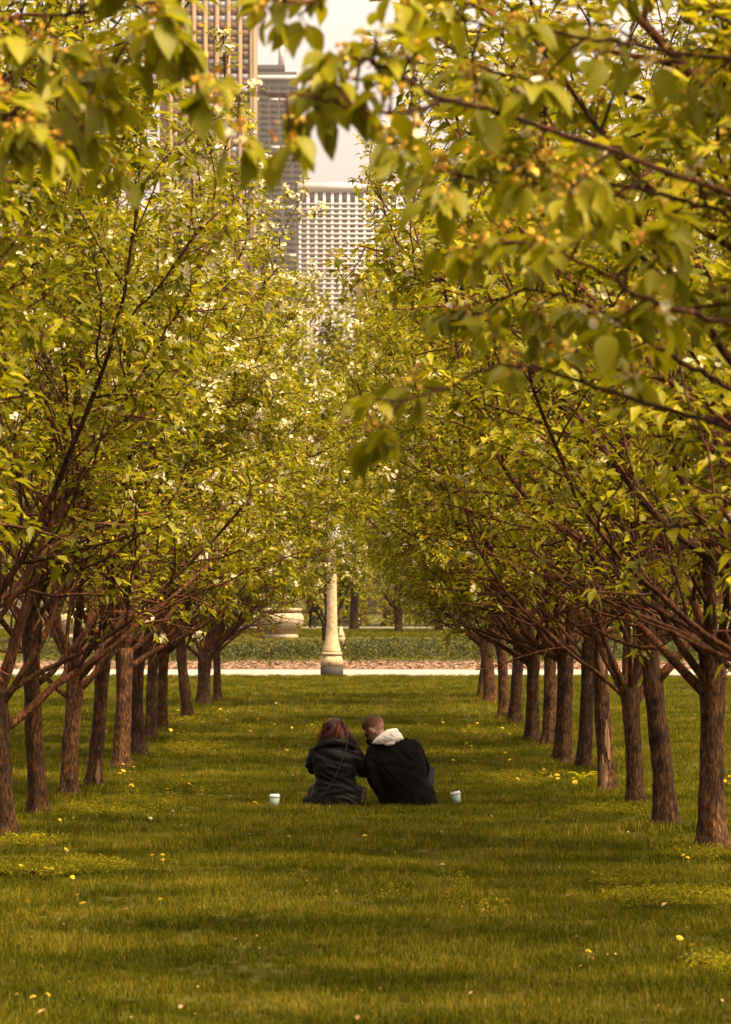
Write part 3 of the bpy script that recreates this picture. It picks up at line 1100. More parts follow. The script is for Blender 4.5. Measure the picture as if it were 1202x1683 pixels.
for px, d, v, s in ((250, 150, 1, 0.95), (90, 160, 0, 1.0), (860, 152, 2, 0.95), (1010, 160, 1, 1.0), (1150, 150, 0, 0.95)):
    far_tree(px, d, v, s, k * 1.3, 'crabapple behind the hedge, seen between the trunks of the %s row' % ('left' if px < 600 else 'right'), 'crabapples behind the hedge')
    k += 1

# ------------------------------------------------------------------ hedge of ground cover behind the mulch
nh = 11000
hx = rng.uniform(-10.5, 10.5, nh)
hy = 136.6 + rng.random(nh) * 3.2
top = 0.34 + 0.30 * (np.sin(hx * 1.7) * 0.15 + np.sin(hx * 0.6 + 1) * 0.25 + 0.8) * np.clip((hy - 136.4) / 0.9, 0.35, 1)
hzv = rng.random(nh) ** 0.55 * top
hpos = np.stack([hx, hy, np.array([gz(y) for y in hy]) + hzv], -1)
a = Acc()
leaves_simple(a, hpos, np.tile([0, -0.2, 0.8], (nh, 1)), 3, 0.10, rng, droop=-0.1, scatter=0.04, lite=True)
tag(link('hedge', a.mesh('hedge', M['hedge_leaf'])), 'low dark green ground cover bed behind the mulch strip', 'hedge', kind='stuff')

nh = 9000
hx = rng.uniform(-27, 27, nh)
hy = rng.uniform(238, 246, nh)
hpos = np.stack([hx, hy, gz(240) + rng.random(nh) ** 0.7 * (3.4 + 0.7 * np.sin(hx * 0.9) + 0.5 * np.sin(hx * 2.3))], -1)
a = Acc()
leaves_simple(a, hpos, np.tile([0, -0.2, 0.5], (nh, 1)), 3, 0.34, rng, droop=0.1, scatter=0.15, lite=True)
tag(link('shrubbery', a.mesh('shrubbery', M['leaf_far'])), 'dark shrubbery closing the view behind the far path', 'shrubbery', kind='stuff')

# ------------------------------------------------------------------ lamp post, urn, stone marker
d = 127.0
lx = (546 - 601) * d / F
e = empty('lamp_post', (lx, d - 0.6, gz(d - 0.6)), 'pale stone octagonal lamp post standing at the edge of the path', 'lamp post')
o8 = math.pi / 8


def octo(name, prof, mat, parent, k=8, smooth=False):
    a_ = Acc()
    lathe(a_, prof, k, o8)
    return link(name, a_.mesh(name, mat, smooth), parent)


octo('foot', [(0.345, -0.1), (0.345, 0.26)], M['stone_dark'], e)
octo('plinth', [(0.335, 0.262), (0.335, 0.46), (0.30, 0.54), (0.285, 0.56)], M['stone'], e)
octo('moulding', [(0.27, 0.562), (0.31, 0.60), (0.32, 0.64), (0.29, 0.67)], M['stone'], e)
octo('shaft', [(0.275, 0.672), (0.27, 0.72), (0.235, 0.86), (0.20, 1.02), (0.175, 1.2), (0.162, 1.45), (0.155, 1.9), (0.14, 2.8), (0.128, 3.5), (0.125, 3.6)], M['stone'], e)
octo('capital', [(0.127, 3.602), (0.17, 3.68), (0.19, 3.76), (0.14, 3.82)], M['stone'], e)
gl = octo('globe', [(0.10, 3.822), (0.19, 3.92), (0.235, 4.08), (0.21, 4.28), (0.13, 4.45), (0.03, 4.52)], M['lamp_glass'], e, 20, True)
octo('finial', [(0.07, 4.50), (0.05, 4.56), (0.02, 4.65), (0.006, 4.72)], M['iron'], e, 12)

d = 165.0
ux = (462 - 601) * d / F
e = empty('stone_urn', (ux, d, gz(d)), 'broad pale stone urn on the raised lawn left of the lamp', 'urn')
a = Acc()
lathe(a, [(0.62, -0.05), (0.64, 0.06), (0.60, 0.13)], 40)
link('base', a.mesh('base', M['urn_stone'], True), e)
a = Acc()
lathe(a, [(0.56, 0.132), (0.60, 0.18), (0.70, 0.30), (0.80, 0.46), (0.845, 0.62), (0.83, 0.76), (0.77, 0.86), (0.70, 0.92)], 40)
link('bowl', a.mesh('bowl', M['urn_stone'], True), e)
a = Acc()
lathe(a, [(0.69, 0.922), (0.74, 0.95), (0.78, 1.0), (0.78, 1.05), (0.72, 1.08), (0.62, 1.07), (0.60, 0.98)], 40)
link('rim', a.mesh('rim', M['urn_stone'], True), e)

d = 156.0
e = empty('stone_marker', ((561 - 601) * d / F, d, gz(d)), 'small pointed stone marker just right of the lamp post', 'marker')
octo('block', [(0.15, -0.05), (0.15, 0.24), (0.125, 0.30)], M['stone'], e, 4)
octo('cap', [(0.14, 0.302), (0.14, 0.34), (0.10, 0.42), (0.015, 0.66)], M['stone'], e, 4)
d = 166.0
e = empty('stone_urn', (at(108, 1030, d)[0], d, gz(d)), 'stone urn glimpsed between the trunks of the left row', 'urn')
for nm_ in ('base', 'bowl', 'rim'):
    src = [o for o in bpy.data.objects if o.name == nm_]
    if src:
        link(nm_, src[0].data, e)

# ------------------------------------------------------------------ skyline
GZF = 1.0


def bx(px0, px1, d):
    return (px0 - 601) * d / F, (px1 - 601) * d / F


def zz_(py, d):
    return CAMZ + (HZ - py) * d / F


def strip_mesh(w, h, dep, mat, name):
    return boxmesh(name, mat, -w / 2, w / 2, -dep, 0.0, -h / 2, h / 2)


# white grid tower
d = 2700.0
x0, x1 = bx(491, 662, d)
zt = zz_(301, d)
e = empty('office_tower', ((x0 + x1) / 2, d, GZF), 'white tower with a regular grid of small windows above the treetops', 'skyscraper')
ex = (x0 + x1) / 2
link('core', boxmesh('core', M['concrete'], x0 - ex, x1 - ex, 0, 60, 0, zt - GZF), e)
pitch = 13.3 * d / F
wpx = 9.0 * d / F
ncol = int((x1 - x0) / pitch)
rowp = 8.2 * d / F
tall = strip_mesh(wpx, 16 * d / F, 0.25, M['glass_brown'], 'window')
smallw = strip_mesh(wpx, 5.0 * d / F, 0.25, M['glass_brown'], 'window')
pierm = boxmesh('pier', M['concrete'], -(pitch - wpx) / 2, (pitch - wpx) / 2, -0.7, 0, 0, zz_(314, d) - GZF)
for c in range(ncol + 1):
    link('pier', pierm, e, (x0 - ex + c * pitch + (pitch - wpx) / 2 * 0.98, -0.002, 0))
for c in range(ncol):
    xc = x0 - ex + pitch * c + (pitch - wpx) + wpx / 2
    link('window', tall, e, (xc, 0, zz_(324, d) - GZF))
    for r_ in range(20):
        link('window', smallw, e, (xc, 0, zz_(339 + 8.2 * r_, d) - GZF))
for r_ in range(21):
    zc = zz_(334.4 + 8.2 * r_, d) - GZF
    link('spandrel', boxmesh('spandrel', M['concrete'], x0 - ex, x1 - ex, -0.95, 0, -1.6 * d / F, 1.6 * d / F) if r_ == 0 else spm, e, (0, -0.003, zc))
    if r_ == 0:
        spm = [o for o in e.children if o.name.startswith('spandrel')][0].data
link('parapet', boxmesh('parapet', M['concrete'], x0 - ex - 0.5, x1 - ex + 0.5, -1.4, 61, zz_(314.5, d) - GZF, zt - GZF + 0.6), e)
link('roof_plant', boxmesh('roof_plant', M['glass_brown'], bx(572, 600, d)[0] - ex, bx(572, 588, d)[1] - ex, 20, 35, zt - GZF, zz_(290, d) - GZF), e)

# dark tapering tower
d = 2900.0
e = empty('office_tower', (bx(426, 426, d)[0], d, GZF), 'dark tapering skyscraper with a pale band and antenna near its top', 'skyscraper')
zt = zz_(113, d) - GZF
hw_t = 61 * d / F
hw_b = 127 * d / F
a = Acc()
v = []
for z, hw, dp in ((0, hw_b, 25), (zt, hw_t, 15)):
    v += [(-hw, 25 - dp, z), (hw, 25 - dp, z), (hw, 25 + dp, z), (-hw, 25 + dp, z)]
a.add(v, None, [(0, 1, 5, 4), (1, 2, 6, 5), (2, 3, 7, 6), (3, 0, 4, 7), (4, 5, 6, 7)])
link('core', a.mesh('core', M['dark_tower']), e)


def hw_at(z):
    return hw_b + (hw_t - hw_b) * z / zt


def yf(z):
    return 0 + 10 * z / zt


k = 0
z = zz_(470, d) - GZF
while z < zt - 9:
    hw = hw_at(z)
    nb_ = 8
    light = k % 9 in (4, 5)
    for c in range(nb_):
        w = 2 * hw / nb_
        xa = -hw + c * w + w * 0.09
        bm = boxmesh('window_band', M['pale_band'] if (light and c % 3 != 1 and k % 2) else M['dark_glass'], xa, xa + w * 0.82, yf(z) - 0.35, yf(z) + 1.0, z, z + 1.9)
        if c >= 3 and z > zz_(460, d) - GZF:
            link('window_band', bm, e)
    z += 3.9
    k += 1
zb = zz_(121, d) - GZF
link('bright_floor', boxmesh('bright_floor', M['pale_band'], -hw_at(zb) - 0.3, hw_at(zb) + 0.2, yf(zb) - 1.2, yf(zb) + 3, zz_(126, d) - GZF, zz_(119, d) - GZF), e)
link('penthouse', boxmesh('penthouse', M['dark_tower'], bx(380, 467, d)[0] - bx(426, 426, d)[0], bx(380, 467, d)[1] - bx(426, 426, d)[0], 14, 34, zt, zz_(100, d) - GZF), e)
a = Acc()
ax_ = bx(461, 461, d)[0] - bx(426, 426, d)[0]
tube(a, [(ax_, 24, zz_(100, d) - GZF), (ax_, 24, zz_(50, d) - GZF), (ax_, 24, zz_(49, d) - GZF), (ax_, 24, zz_(-60, d) - GZF)], [2.0, 2.0, 1.2, 0.6], 10)
link('antenna', a.mesh('antenna', M['pale_face'], True), e)

# beige tower with vertical piers
d = 1250.0
x0, x1 = bx(262, 418, d)
e = empty('office_tower', ((x0 + x1) / 2, d, GZF), 'beige tower with tall piers and alternating brown panels and pale windows', 'skyscraper')
ex = (x0 + x1) / 2
zt = zz_(-120, d) - GZF
link('core', boxmesh('core', M['tower_spandrel'], x0 - ex, x1 - ex, 0, 30, 0, zt), e)
pitch = 19.0 * d / F
wp = 12.4 * d / F
pm = boxmesh('pier', M['tower_beige'], -(pitch - wp) / 2, (pitch - wp) / 2, -0.7, 0, 0, zt)
xr = x1 - ex
gm = strip_mesh(wp * 0.98, 11.2 * d / F, 0.12, M['tower_glass'], 'window')
gd = strip_mesh(wp * 0.98, 11.2 * d / F, 0.12, M['tower_glass_dark'], 'window')
bp_ = strip_mesh(wp * 0.98, 11.6 * d / F, 0.2, M['tower_beige'], 'panel')
sm = strip_mesh(wp * 0.98, 12.0 * d / F, 0.25, M['tower_spandrel'], 'panel')
for c in range(8):
    xx = xr - 4.5 * d / F - c * pitch
    wide = link('pier', pm, e, (xx, -0.002, 0))
    xc = xx - pitch / 2
    if c == 7:
        continue
    for r_ in range(-4, 16):
        py = 28.5 + 24.0 * r_
        if r_ == 1:
            link('panel', bp_, e, (xc, -0.003, zz_(52.5, d) - GZF))
            link('window', gd, e, (xc, -0.003, zz_(64.5, d) - GZF))
            link('panel', bp_, e, (xc, -0.003, zz_(76.5, d) - GZF))
        elif r_ == 2:
            link('panel', sm, e, (xc, -0.003, zz_(88.5, d) - GZF))
            link('window', gm, e, (xc, -0.003, zz_(100.5, d) - GZF))
            link('panel', sm, e, (xc, -0.003, zz_(112.5, d) - GZF))
        else:
            link('window', gm, e, (xc, -0.003, zz_(py, d) - GZF))
            link('panel', sm, e, (xc, -0.003, zz_(py + 12, d) - GZF))
link('corner_pier', boxmesh('corner_pier', M['tower_beige'], xr - 2 * d / F, xr + 0.9 * d / F, -0.85, 30.5, 0, zt), e)

# low brick building
d = 1100.0
x0, x1 = bx(585, 720, d)
e = empty('brick_building', ((x0 + x1) / 2, d, GZF), 'plain red brick building below the white grid tower', 'building')
w2 = (x1 - x0) / 2
link('wall', boxmesh('wall', M['brick_red'], -w2, w2, 0, 20, 0, zz_(452, d) - GZF), e)
link('coping', boxmesh('coping', M['tower_spandrel'], -w2 - .3, w2 + .3, -0.3, 20.3, zz_(452, d) - GZF + 0.003, zz_(449, d) - GZF), e)

# ------------------------------------------------------------------ grass
def tuft_mesh(name, mat, nb, rad, hmin, hmax, width, seed, bend=0.5, mean=0.45):
    rg = np.random.default_rng(seed)
    a_ = Acc()
    ph = rg.uniform(0, 6.28, nb)
    rr = rad * np.sqrt(rg.random(nb))
    b = np.stack([np.cos(ph) * rr, np.sin(ph) * rr, np.full(nb, -0.01)], -1)
    az = rg.uniform(0, 6.28, nb)
    dirh = np.stack([np.cos(az), np.sin(az), np.zeros(nb)], -1)
    side = np.stack([-np.sin(az), np.cos(az), np.zeros(nb)], -1)
    tw = rg.uniform(-1.2, 1.2, nb)[:, None]
    side = side * np.cos(tw) + dirh * np.sin(tw)
    h = rg.uniform(hmin, hmax, nb)[:, None]
    bd = (rg.random(nb) ** 1.5 * bend)[:, None]
    w = (width * rg.uniform(0.7, 1.3, nb))[:, None]
    up = np.array([0, 0, 1.0])
    m = b + up * h * 0.55 + dirh * h * bd * 0.3
    t = b + up * h * (1 - 0.25 * bd) + dirh * h * bd
    V = np.stack([b - side * w, b + side * w, m + side * w * .8, m - side * w * .8, t], 1).reshape(-1, 3)
    o = np.arange(nb)[:, None] * 5
    q = (o + [0, 1, 2, 3]).reshape(-1, 4)
    tr_ = (o + [3, 2, 4]).reshape(-1, 3)
    rv = np.clip(rg.normal(mean, 0.26, nb), 0, 1)
    rv[rg.random(nb) < 0.05] = 1.1
    a_.add(V, tr_, q, np.repeat(rv, 5))
    return a_.mesh(name, mat)


def weed_mesh(name, mat, n, rad, seed):
    rg = np.random.default_rng(seed)
    a_ = Acc()
    ph = rg.uniform(0, 6.28, n)
    rr = rad * np.sqrt(rg.random(n))
    p = np.stack([np.cos(ph) * rr, np.sin(ph) * rr, rg.uniform(0.03, 0.085, n)], -1)
    leaves_simple(a_, p, np.tile([0, 0, 0.6], (n, 1)), 3, 0.022, rg, droop=0.0, scatter=0.008)
    return a_.mesh(name, mat)


def scatter_object(name, pts, rots, scales, sources, label, cat):
    me = bpy.data.meshes.new(name)
    me.vertices.add(len(pts))
    me.vertices.foreach_set('co', np.asarray(pts, np.float32).ravel())
    ar = me.attributes.new('rz', 'FLOAT', 'POINT')
    ar.data.foreach_set('value', np.asarray(rots, np.float32))
    asx = me.attributes.new('sc', 'FLOAT', 'POINT')
    asx.data.foreach_set('value', np.asarray(scales, np.float32))
    ob = link(name, me)
    col = bpy.data.collections.new(name + '_tufts')
    for i, s_ in enumerate(sources):
        so = bpy.data.objects.new(name + '_tuft', s_)
        col.objects.link(so)
    ng = bpy.data.node_groups.new(name + '_scatter', 'GeometryNodeTree')
    ng.interface.new_socket('Geometry', in_out='INPUT', socket_type='NodeSocketGeometry')
    ng.interface.new_socket('Geometry', in_out='OUTPUT', socket_type='NodeSocketGeometry')
    gi = ng.nodes.new('NodeGroupInput')
    go = ng.nodes.new('NodeGroupOutput')
    ci = ng.nodes.new('GeometryNodeCollectionInfo')
    ci.inputs['Collection'].default_value = col
    ci.inputs['Separate Children'].default_value = True
    ci.inputs['Reset Children'].default_value = True
    ip = ng.nodes.new('GeometryNodeInstanceOnPoints')
    ip.inputs['Pick Instance'].default_value = True
    na = ng.nodes.new('GeometryNodeInputNamedAttribute')
    na.data_type = 'FLOAT'
    na.inputs['Name'].default_value = 'rz'
    nsn = ng.nodes.new('GeometryNodeInputNamedAttribute')
    nsn.data_type = 'FLOAT'
    nsn.inputs['Name'].default_value = 'sc'
    cx_ = ng.nodes.new('ShaderNodeCombineXYZ')
    m2p = ng.nodes.new('GeometryNodeMeshToPoints')
    ng.links.new(gi.outputs[0], m2p.inputs['Mesh'])
    ng.links.new(m2p.outputs[0], ip.inputs['Points'])
    ng.links.new(ci.outputs[0], ip.inputs['Instance'])
    ng.links.new(na.outputs['Attribute'], cx_.inputs['Z'])
    ng.links.new(cx_.outputs[0], ip.inputs['Rotation'])
    ng.links.new(nsn.outputs['Attribute'], ip.inputs['Scale'])
    ng.links.new(ip.outputs[0], go.inputs[0])
    md = ob.modifiers.new('scatter', 'NODES')
    md.node_group = ng
    return tag(ob, label, cat, kind='stuff')


pts, sc = [], []
for d0, d1, dens, s_ in ((16, 24, 190, 0.9), (24, 34, 150, 0.95), (34, 50, 90, 1.05), (50, 80, 40, 1.3), (80, 126.8, 16, 1.6)):
    hw1 = 601 / F * d1 + 1.2
    n = int((d1 - d0) * 2 * hw1 * dens)
    yy = rng.uniform(d0, d1, n)
    xx = rng.uniform(-hw1, hw1, n)
    ok = np.abs(xx) < 601 / F * yy + 1.1
    yy, xx = yy[ok], xx[ok]
    lump = np.array([mnoise.noise(Vector((x_ * 0.9, y_ * 0.9, 0))) + 0.5 * mnoise.noise(Vector((x_ * 3, y_ * 3, 4))) for x_, y_ in zip(xx, yy)])
    pts.append(np.stack([xx, yy, np.zeros(len(xx))], -1))
    sc.append(s_ * (0.82 + 0.38 * lump + rng.normal(0, 0.12, len(xx))).clip(0.4, 1.6))
# raised lawn behind the hedge
n = 9000
yy = rng.uniform(140, 215, n)
xx = rng.uniform(-19, 19, n)
pts.append(np.stack([xx, yy, np.array([gz(y) for y in yy])], -1))
sc.append(rng.uniform(1.2, 2.0, n))
for (side, i), e in rowtrees.items():
    n = 34
    az = rng.uniform(0, 6.28, n)
    rr_ = rng.uniform(0.10, 0.34, n)
    pts.append(np.stack([e.location.x + np.cos(az) * rr_, e.location.y + np.sin(az) * rr_, np.zeros(n)], -1))
    sc.append(rng.uniform(1.1, 2.0, n) * (1 if e.location.y < 60 else 1.25))
pts = np.concatenate(pts)
sc = np.concatenate(sc)
tufts = [tuft_mesh('grass_tuft', M['grass'], 38, 0.07, 0.028, 0.078, 0.0024, 40 + i, 0.75, (0.30, 0.42, 0.5, 0.62, 0.45, 0.38)[i]) for i in range(6)]
scatter_object('grass', pts, rng.uniform(0, 6.28, len(pts)), sc, tufts, 'short green grass covering the lawn', 'grass')

# yellow-green weeds in bloom, thickest around the trunks
wp_, ws_ = [], []
for px, py, rx, ry, n in ((50, 1437, 0.45, 0.55, 200), (130, 1434, 0.35, 0.5, 50), (1130, 1485, 0.4, 0.6, 170), (1020, 1458, 0.2, 0.4, 24), (1190, 1600, 0.15, 0.4, 26), (720, 1480, 0.5, 1.4, 10),
                          (180, 1335, 0.45, 1.2, 70), (240, 1300, 0.6, 1.6, 60), (985, 1335, 0.5, 0.9, 90), (880, 1285, 0.6, 2.4, 50), (300, 1240, 0.5, 3, 40), (800, 1220, 0.6, 3, 40), (340, 1188, 0.7, 5, 50), (500, 1200, 1.2, 8, 25), (690, 1190, 1.0, 8, 25), (1170, 1412, 0.35, 0.5, 40), (20, 1392, 0.35, 0.5, 40)):
    d = CAMZ * F / (py - HZ)
    x = (px - 601) * d / F
    wp_.append(np.stack([x + rng.normal(0, rx * .6, n), d + rng.normal(0, ry * .6, n), np.zeros(n)], -1))
    ws_.append(rng.uniform(0.7, 1.2, n) * (1.0 if d < 50 else 1.3))
wp_ = np.concatenate(wp_)
ws_ = np.concatenate(ws_)
scatter_object('weeds', wp_, rng.uniform(0, 6.28, len(wp_)), ws_, [weed_mesh('weed_tuft', M['weed'], 26, 0.09, 60 + i) for i in range(3)], 'patches of yellow-green flowering weeds in the grass', 'weeds')

# petals, dry leaf scraps and bits of clippings lying in the lawn
lit = Acc()
nl = 1100
ly = 18 + 75 * rng.random(nl) ** 1.3
lx_ = rng.uniform(-1, 1, nl) * (601 / F * ly + 0.8)
for i in range(nl):
    sz = rng.uniform(0.005, 0.014) * (1.0 if i % 9 else 1.8)
    az = rng.uniform(0, 6.28)
    c_, s_ = math.cos(az) * sz, math.sin(az) * sz
    z = rng.uniform(0.045, 0.07)
    lit.add([(lx_[i] - c_, ly[i] - s_, z), (lx_[i] + s_ * .6, ly[i] - c_ * .6, z + sz * .5), (lx_[i] + c_, ly[i] + s_, z + sz * .9), (lx_[i] - s_ * .6, ly[i] + c_ * .6, z + sz * .7)], None, [(0, 1, 2, 3)], np.full(4, rng.random()))
M['litter'] = leaf_mat('litter', [(0.0, (0.08, 0.03, 0.01)), (0.5, (0.18, 0.10, 0.03)), (0.85, (0.24, 0.15, 0.05)), (1.0, (0.36, 0.28, 0.15))], trans=0.1, rough=0.8)
tag(link('fallen_petals', lit.mesh('fallen_petals', M['litter'])), 'fallen petals and dry scraps scattered over the lawn', 'petals', kind='stuff')

# ------------------------------------------------------------------ dandelions
def dandelion_mesh(seed, mat):
    rg = np.random.default_rng(seed)
    a_ = Acc()
    n = 16
    for ring, (rad, z, ln) in enumerate(((0.021, 0.003, 0.0), (0.014, 0.009, 0.0), (0.007, 0.013, 0.0))):
        for i in range(n - ring * 4):
            t = i * 2 * math.pi / (n - ring * 4) + rg.normal(0, .1)
            c, s_ = math.cos(t), math.sin(t)
            r1 = rad * rg.uniform(0.85, 1.15)
            a_.add([(0, 0, z - 0.004), (c * r1 - s_ * .004, s_ * r1 + c * .004, z + .003), (c * r1 * 1.1, s_ * r1 * 1.1, z), (c * r1 + s_ * .004, s_ * r1 - c * .004, z + .003)], None, [(0, 3, 2, 1)])
    return a_.mesh('head', mat)


DM = [dandelion_mesh(i, M['dandelion']) for i in range(3)]
SMH = dandelion_mesh(9, M['seedhead'])
ac = Acc()
tube(ac, [(0, 0, -0.075), (0.003, 0, -0.03), (0, 0, 0)], [0.002, 0.002, 0.002], 5)
STM = ac.mesh('stem', M['stem'])
dand = [(248, 1362), (99, 1363), (108, 1365), (122, 1358), (109, 1413), (36, 1444), (50, 1442), (76, 1446), (86, 1443), (251, 1424), (268, 1426), (268, 1434), (120, 1466), (128, 1496), (113, 1511), (137, 1512), (48, 1507), (411, 1391),
        (264, 1500), (56, 1665), (80, 1668), (1122, 1425), (1130, 1429), (917, 1295), (905, 1290), (929, 1300), (945, 1301), (891, 1286), (870, 1288), (838, 1262), (1116, 1570), (1136, 1575), (810, 1523), (966, 1586),
        (285, 1352), (160, 1350), (178, 1288), (196, 1283), (208, 1286), (220, 1273), (230, 1287), (242, 1300), (311, 1305), (276, 1312), (765, 1220), (773, 1225), (782, 1215), (790, 1222), (760, 1214), (772, 1205), (785, 1199),
        (767, 1192), (754, 1189), (740, 1187), (820, 1206), (828, 1211), (838, 1214), (846, 1203), (340, 1178), (352, 1180), (363, 1185), (375, 1178), (330, 1186), (350, 1172), (322, 1181), (390, 1190), (297, 1207), (281, 1209),
        (175, 1210), (394, 1209), (460, 1165), (500, 1145), (543, 1190), (480, 1206), (452, 1200), (430, 1253), (424, 1192), (700, 1200), (1178, 1290), (1190, 1298), (1198, 1301), (730, 1245), (745, 1262), (420, 1335), (600, 1390), (727, 1440)]
for i, (px, py) in enumerate(dand):
    for r_ in range(1 if py > 1330 else 2):
        dd = CAMZ * F / (py - HZ) * (1 + r_ * rng.normal(0, 0.03))
        dx = (px - 601) * dd / F + r_ * rng.normal(0, 0.25)
        e = empty('dandelion', (dx, dd, 0), 'small yellow dandelion flower in the grass', 'flower', 'dandelions in the grass')
        white = (i * 7 + r_ * 3) % 17 == 0
        if white:
            e['label'] = 'pale dandelion seed head in the grass'
            e['group'] = 'dandelion seed heads in the grass'
        s_ = rng.uniform(0.85, 1.25) * (0.7 if py > 1350 else 1.0)
        h_ = rng.uniform(0.07, 0.10)
        link('head', SMH if white else DM[i % 3], e, (0, 0, h_), (rng.normal(0.25, .25), rng.normal(0, .25), rng.uniform(0, 6)), (s_,) * 3)
        link('stem', STM, e, (0, 0, h_))

# broad-bladed plants at two trunk feet
def blade_plant(px, py, n, h, label):
    dd = CAMZ * F / (py - HZ)
    e_ = empty('leafy_plant', ((px - 601) * dd / F, dd, 0), label, 'plant')
    rg = np.random.default_rng(int(px))
    for i in range(n):
        az = i * 2.4 + rg.normal(0, .3)
        b_ = Acc()
        L = h * rg.uniform(0.7, 1.2)
        pp, ww = [], []
        for t in np.linspace(0, 1, 7):
            pp.append(np.array([math.cos(az) * L * t * 0.75, math.sin(az) * L * t * 0.75, L * (1.15 * t - 0.85 * t * t)]))
            ww.append(0.014 * (0.5 + 1.6 * t) * (1 - t ** 3) + 0.001)
        sdv = np.array([-math.sin(az), math.cos(az), 0.0])
        v_ = np.array([[p - sdv * w_, p + np.array([0, 0, -w_ * .5]), p + sdv * w_] for p, w_ in zip(pp, ww)]).reshape(-1, 3)
        q_ = [(k_ * 3 + j, k_ * 3 + j + 1, k_ * 3 + j + 4, k_ * 3 + j + 3) for k_ in range(6) for j in range(2)]
        b_.add(v_, None, q_, np.full(len(v_), rg.uniform(0.35, 0.7)))
        link('blade', b_.mesh('blade', M['leaf'], True), e_)


blade_plant(957, 1283, 9, 0.24, 'strap-leaved plant at the foot of the fifth right trunk')
blade_plant(40, 1386, 11, 0.20, 'leafy plant beside the foot of the leftmost trunk')


# ------------------------------------------------------------------ paper cups
def cup(px, py, tilt, label):
    dd = CAMZ * F / (py - HZ)
    e_ = empty('paper_cup', ((px - 601) * dd / F, dd, 0.012), label, 'cup')
    e_.rotation_euler = (tilt[0], tilt[1], 0)
    a_ = Acc()
    lathe(a_, [(0.034, 0), (0.036, 0.002), (0.047, 0.088)], 28)
    link('cup_body', a_.mesh('cup_body', M['cup'], True), e_)
    a_ = Acc()
    lathe(a_, [(0.050, 0.088), (0.052, 0.092), (0.050, 0.098), (0.047, 0.100), (0.045, 0.112), (0.041, 0.114), (0.040, 0.110)], 28)
    link('lid', a_.mesh('lid', M['lid'], True), e_)


cup(452, 1327, (0.0, 0.0), 'mint green paper cup standing upright beside the woman')
cup(752, 1322, (-0.05, -0.22), 'mint green paper cup leaning in the grass beside the man')


# ------------------------------------------------------------------ people
class Blob:
    """closed shapes that are fused into one continuous skin"""
    def __init__(s):
        s.a = Acc()

    def ell(s, c, r, m=None):
        k1, k2 = 20, 12
        v = []
        for i in range(k2 + 1):
            th = math.pi * i / k2
            for j in range(k1):
                ph = 2 * math.pi * j / k1
                p = Vector((r[0] * math.sin(th) * math.cos(ph), r[1] * math.sin(th) * math.sin(ph), r[2] * math.cos(th)))
                if m is not None:
                    p = m @ p
                v.append((p.x + c[0], p.y + c[1], p.z + c[2]))
        q = [(i * k1 + j, (i + 1) * k1 + j, (i + 1) * k1 + (j + 1) % k1, i * k1 + (j + 1) % k1) for i in range(k2) for j in range(k1)]
        s.a.add(v, None, q)

    def chain(s, pts, rad, k=16):
        P = np.array(pts, float)
        n = len(P)
        sx = np.linspace(0, n - 1, (n - 1) * 6 + 1)
        Q = np.stack([np.interp(sx, np.arange(n), P[:, j]) for j in range(3)], -1)
        for _ in range(4):
            Q[1:-1] = (Q[:-2] + 2 * Q[1:-1] + Q[2:]) / 4
        rr = np.interp(sx, np.arange(n), rad)
        tube(s.a, Q, rr, k)
        s.ell(P[0], (rad[0],) * 3)
        s.ell(P[-1], (rad[-1],) * 3)

    def loft(s, secs, k=24, sq=2.4):
        """secs: (centre, half width vector, half depth vector)"""
        v = []
        for c, u, w in secs:
            c, u, w = np.array(c, float), np.array(u, float), np.array(w, float)
            for j in range(k):
                t = 2 * math.pi * j / k
                cc, ss = math.cos(t), math.sin(t)
                f = (abs(cc) ** sq + abs(ss) ** sq) ** (-1 / sq)
                v.append(c + u * cc * f + w * ss * f)
        n = len(secs)
        q = [(i * k + j, i * k + (j + 1) % k, (i + 1) * k + (j + 1) % k, (i + 1) * k + j) for i in range(n - 1) for j in range(k)]
        v.append(np.array(secs[0][0], float))
        v.append(np.array(secs[-1][0], float))
        t = [((j + 1) % k, j, n * k) for j in range(k)] + [((n - 1) * k + j, (n - 1) * k + (j + 1) % k, n * k + 1) for j in range(k)]
        s.a.add(v, t, q)

    def build(s, name, mat, parent, voxel=0.01, smooth=4, wr=0.0, wscale=(9, 9, 22), seed=0, label=None):
        me = s.a.mesh(name, None)
        tmp = bpy.data.objects.new(name + '_tmp', me)
        C.objects.link(tmp)
        md = tmp.modifiers.new('r', 'REMESH')
        md.mode = 'VOXEL'
        md.voxel_size = voxel
        ms = tmp.modifiers.new('s', 'SMOOTH')
        ms.iterations = smooth
        ms.factor = 0.5
        dg = bpy.context.evaluated_depsgraph_get()
        out = bpy.data.meshes.new_from_object(tmp.evaluated_get(dg))
        bpy.data.objects.remove(tmp)
        bpy.data.meshes.remove(me)
        out.name = name
        if wr:
            n = len(out.vertices)
            co = np.zeros(n * 3, np.float32)
            no = np.zeros(n * 3, np.float32)
            out.vertices.foreach_get('co', co)
            out.vertex_normals.foreach_get('vector', no)
            co = co.reshape(-1, 3)
            no = no.reshape(-1, 3)
            h = np.zeros(n)
            for i in range(n):
                p = Vector((co[i][0] * wscale[0] + seed, co[i][1] * wscale[1], co[i][2] * wscale[2] + 3.0 * co[i][0] * wscale[0] * 0.35))
                w_ = mnoise.noise(p + Vector((mnoise.noise(p * 0.5) * 1.2, 0, mnoise.noise(p * 0.5 + Vector((9, 9, 9))) * 1.2)))
                h[i] = (1 - abs(w_) * 2.2)
            co = co + no * (h * wr)[:, None]
            out.vertices.foreach_set('co', co.astype(np.float32).ravel())
        out.materials.clear()
        out.materials.append(mat)
        out.polygons.foreach_set('use_smooth', np.ones(len(out.polygons), bool))
        out.update()
        o = link(name, out, parent)
        if label:
            o['label'] = label
        return o


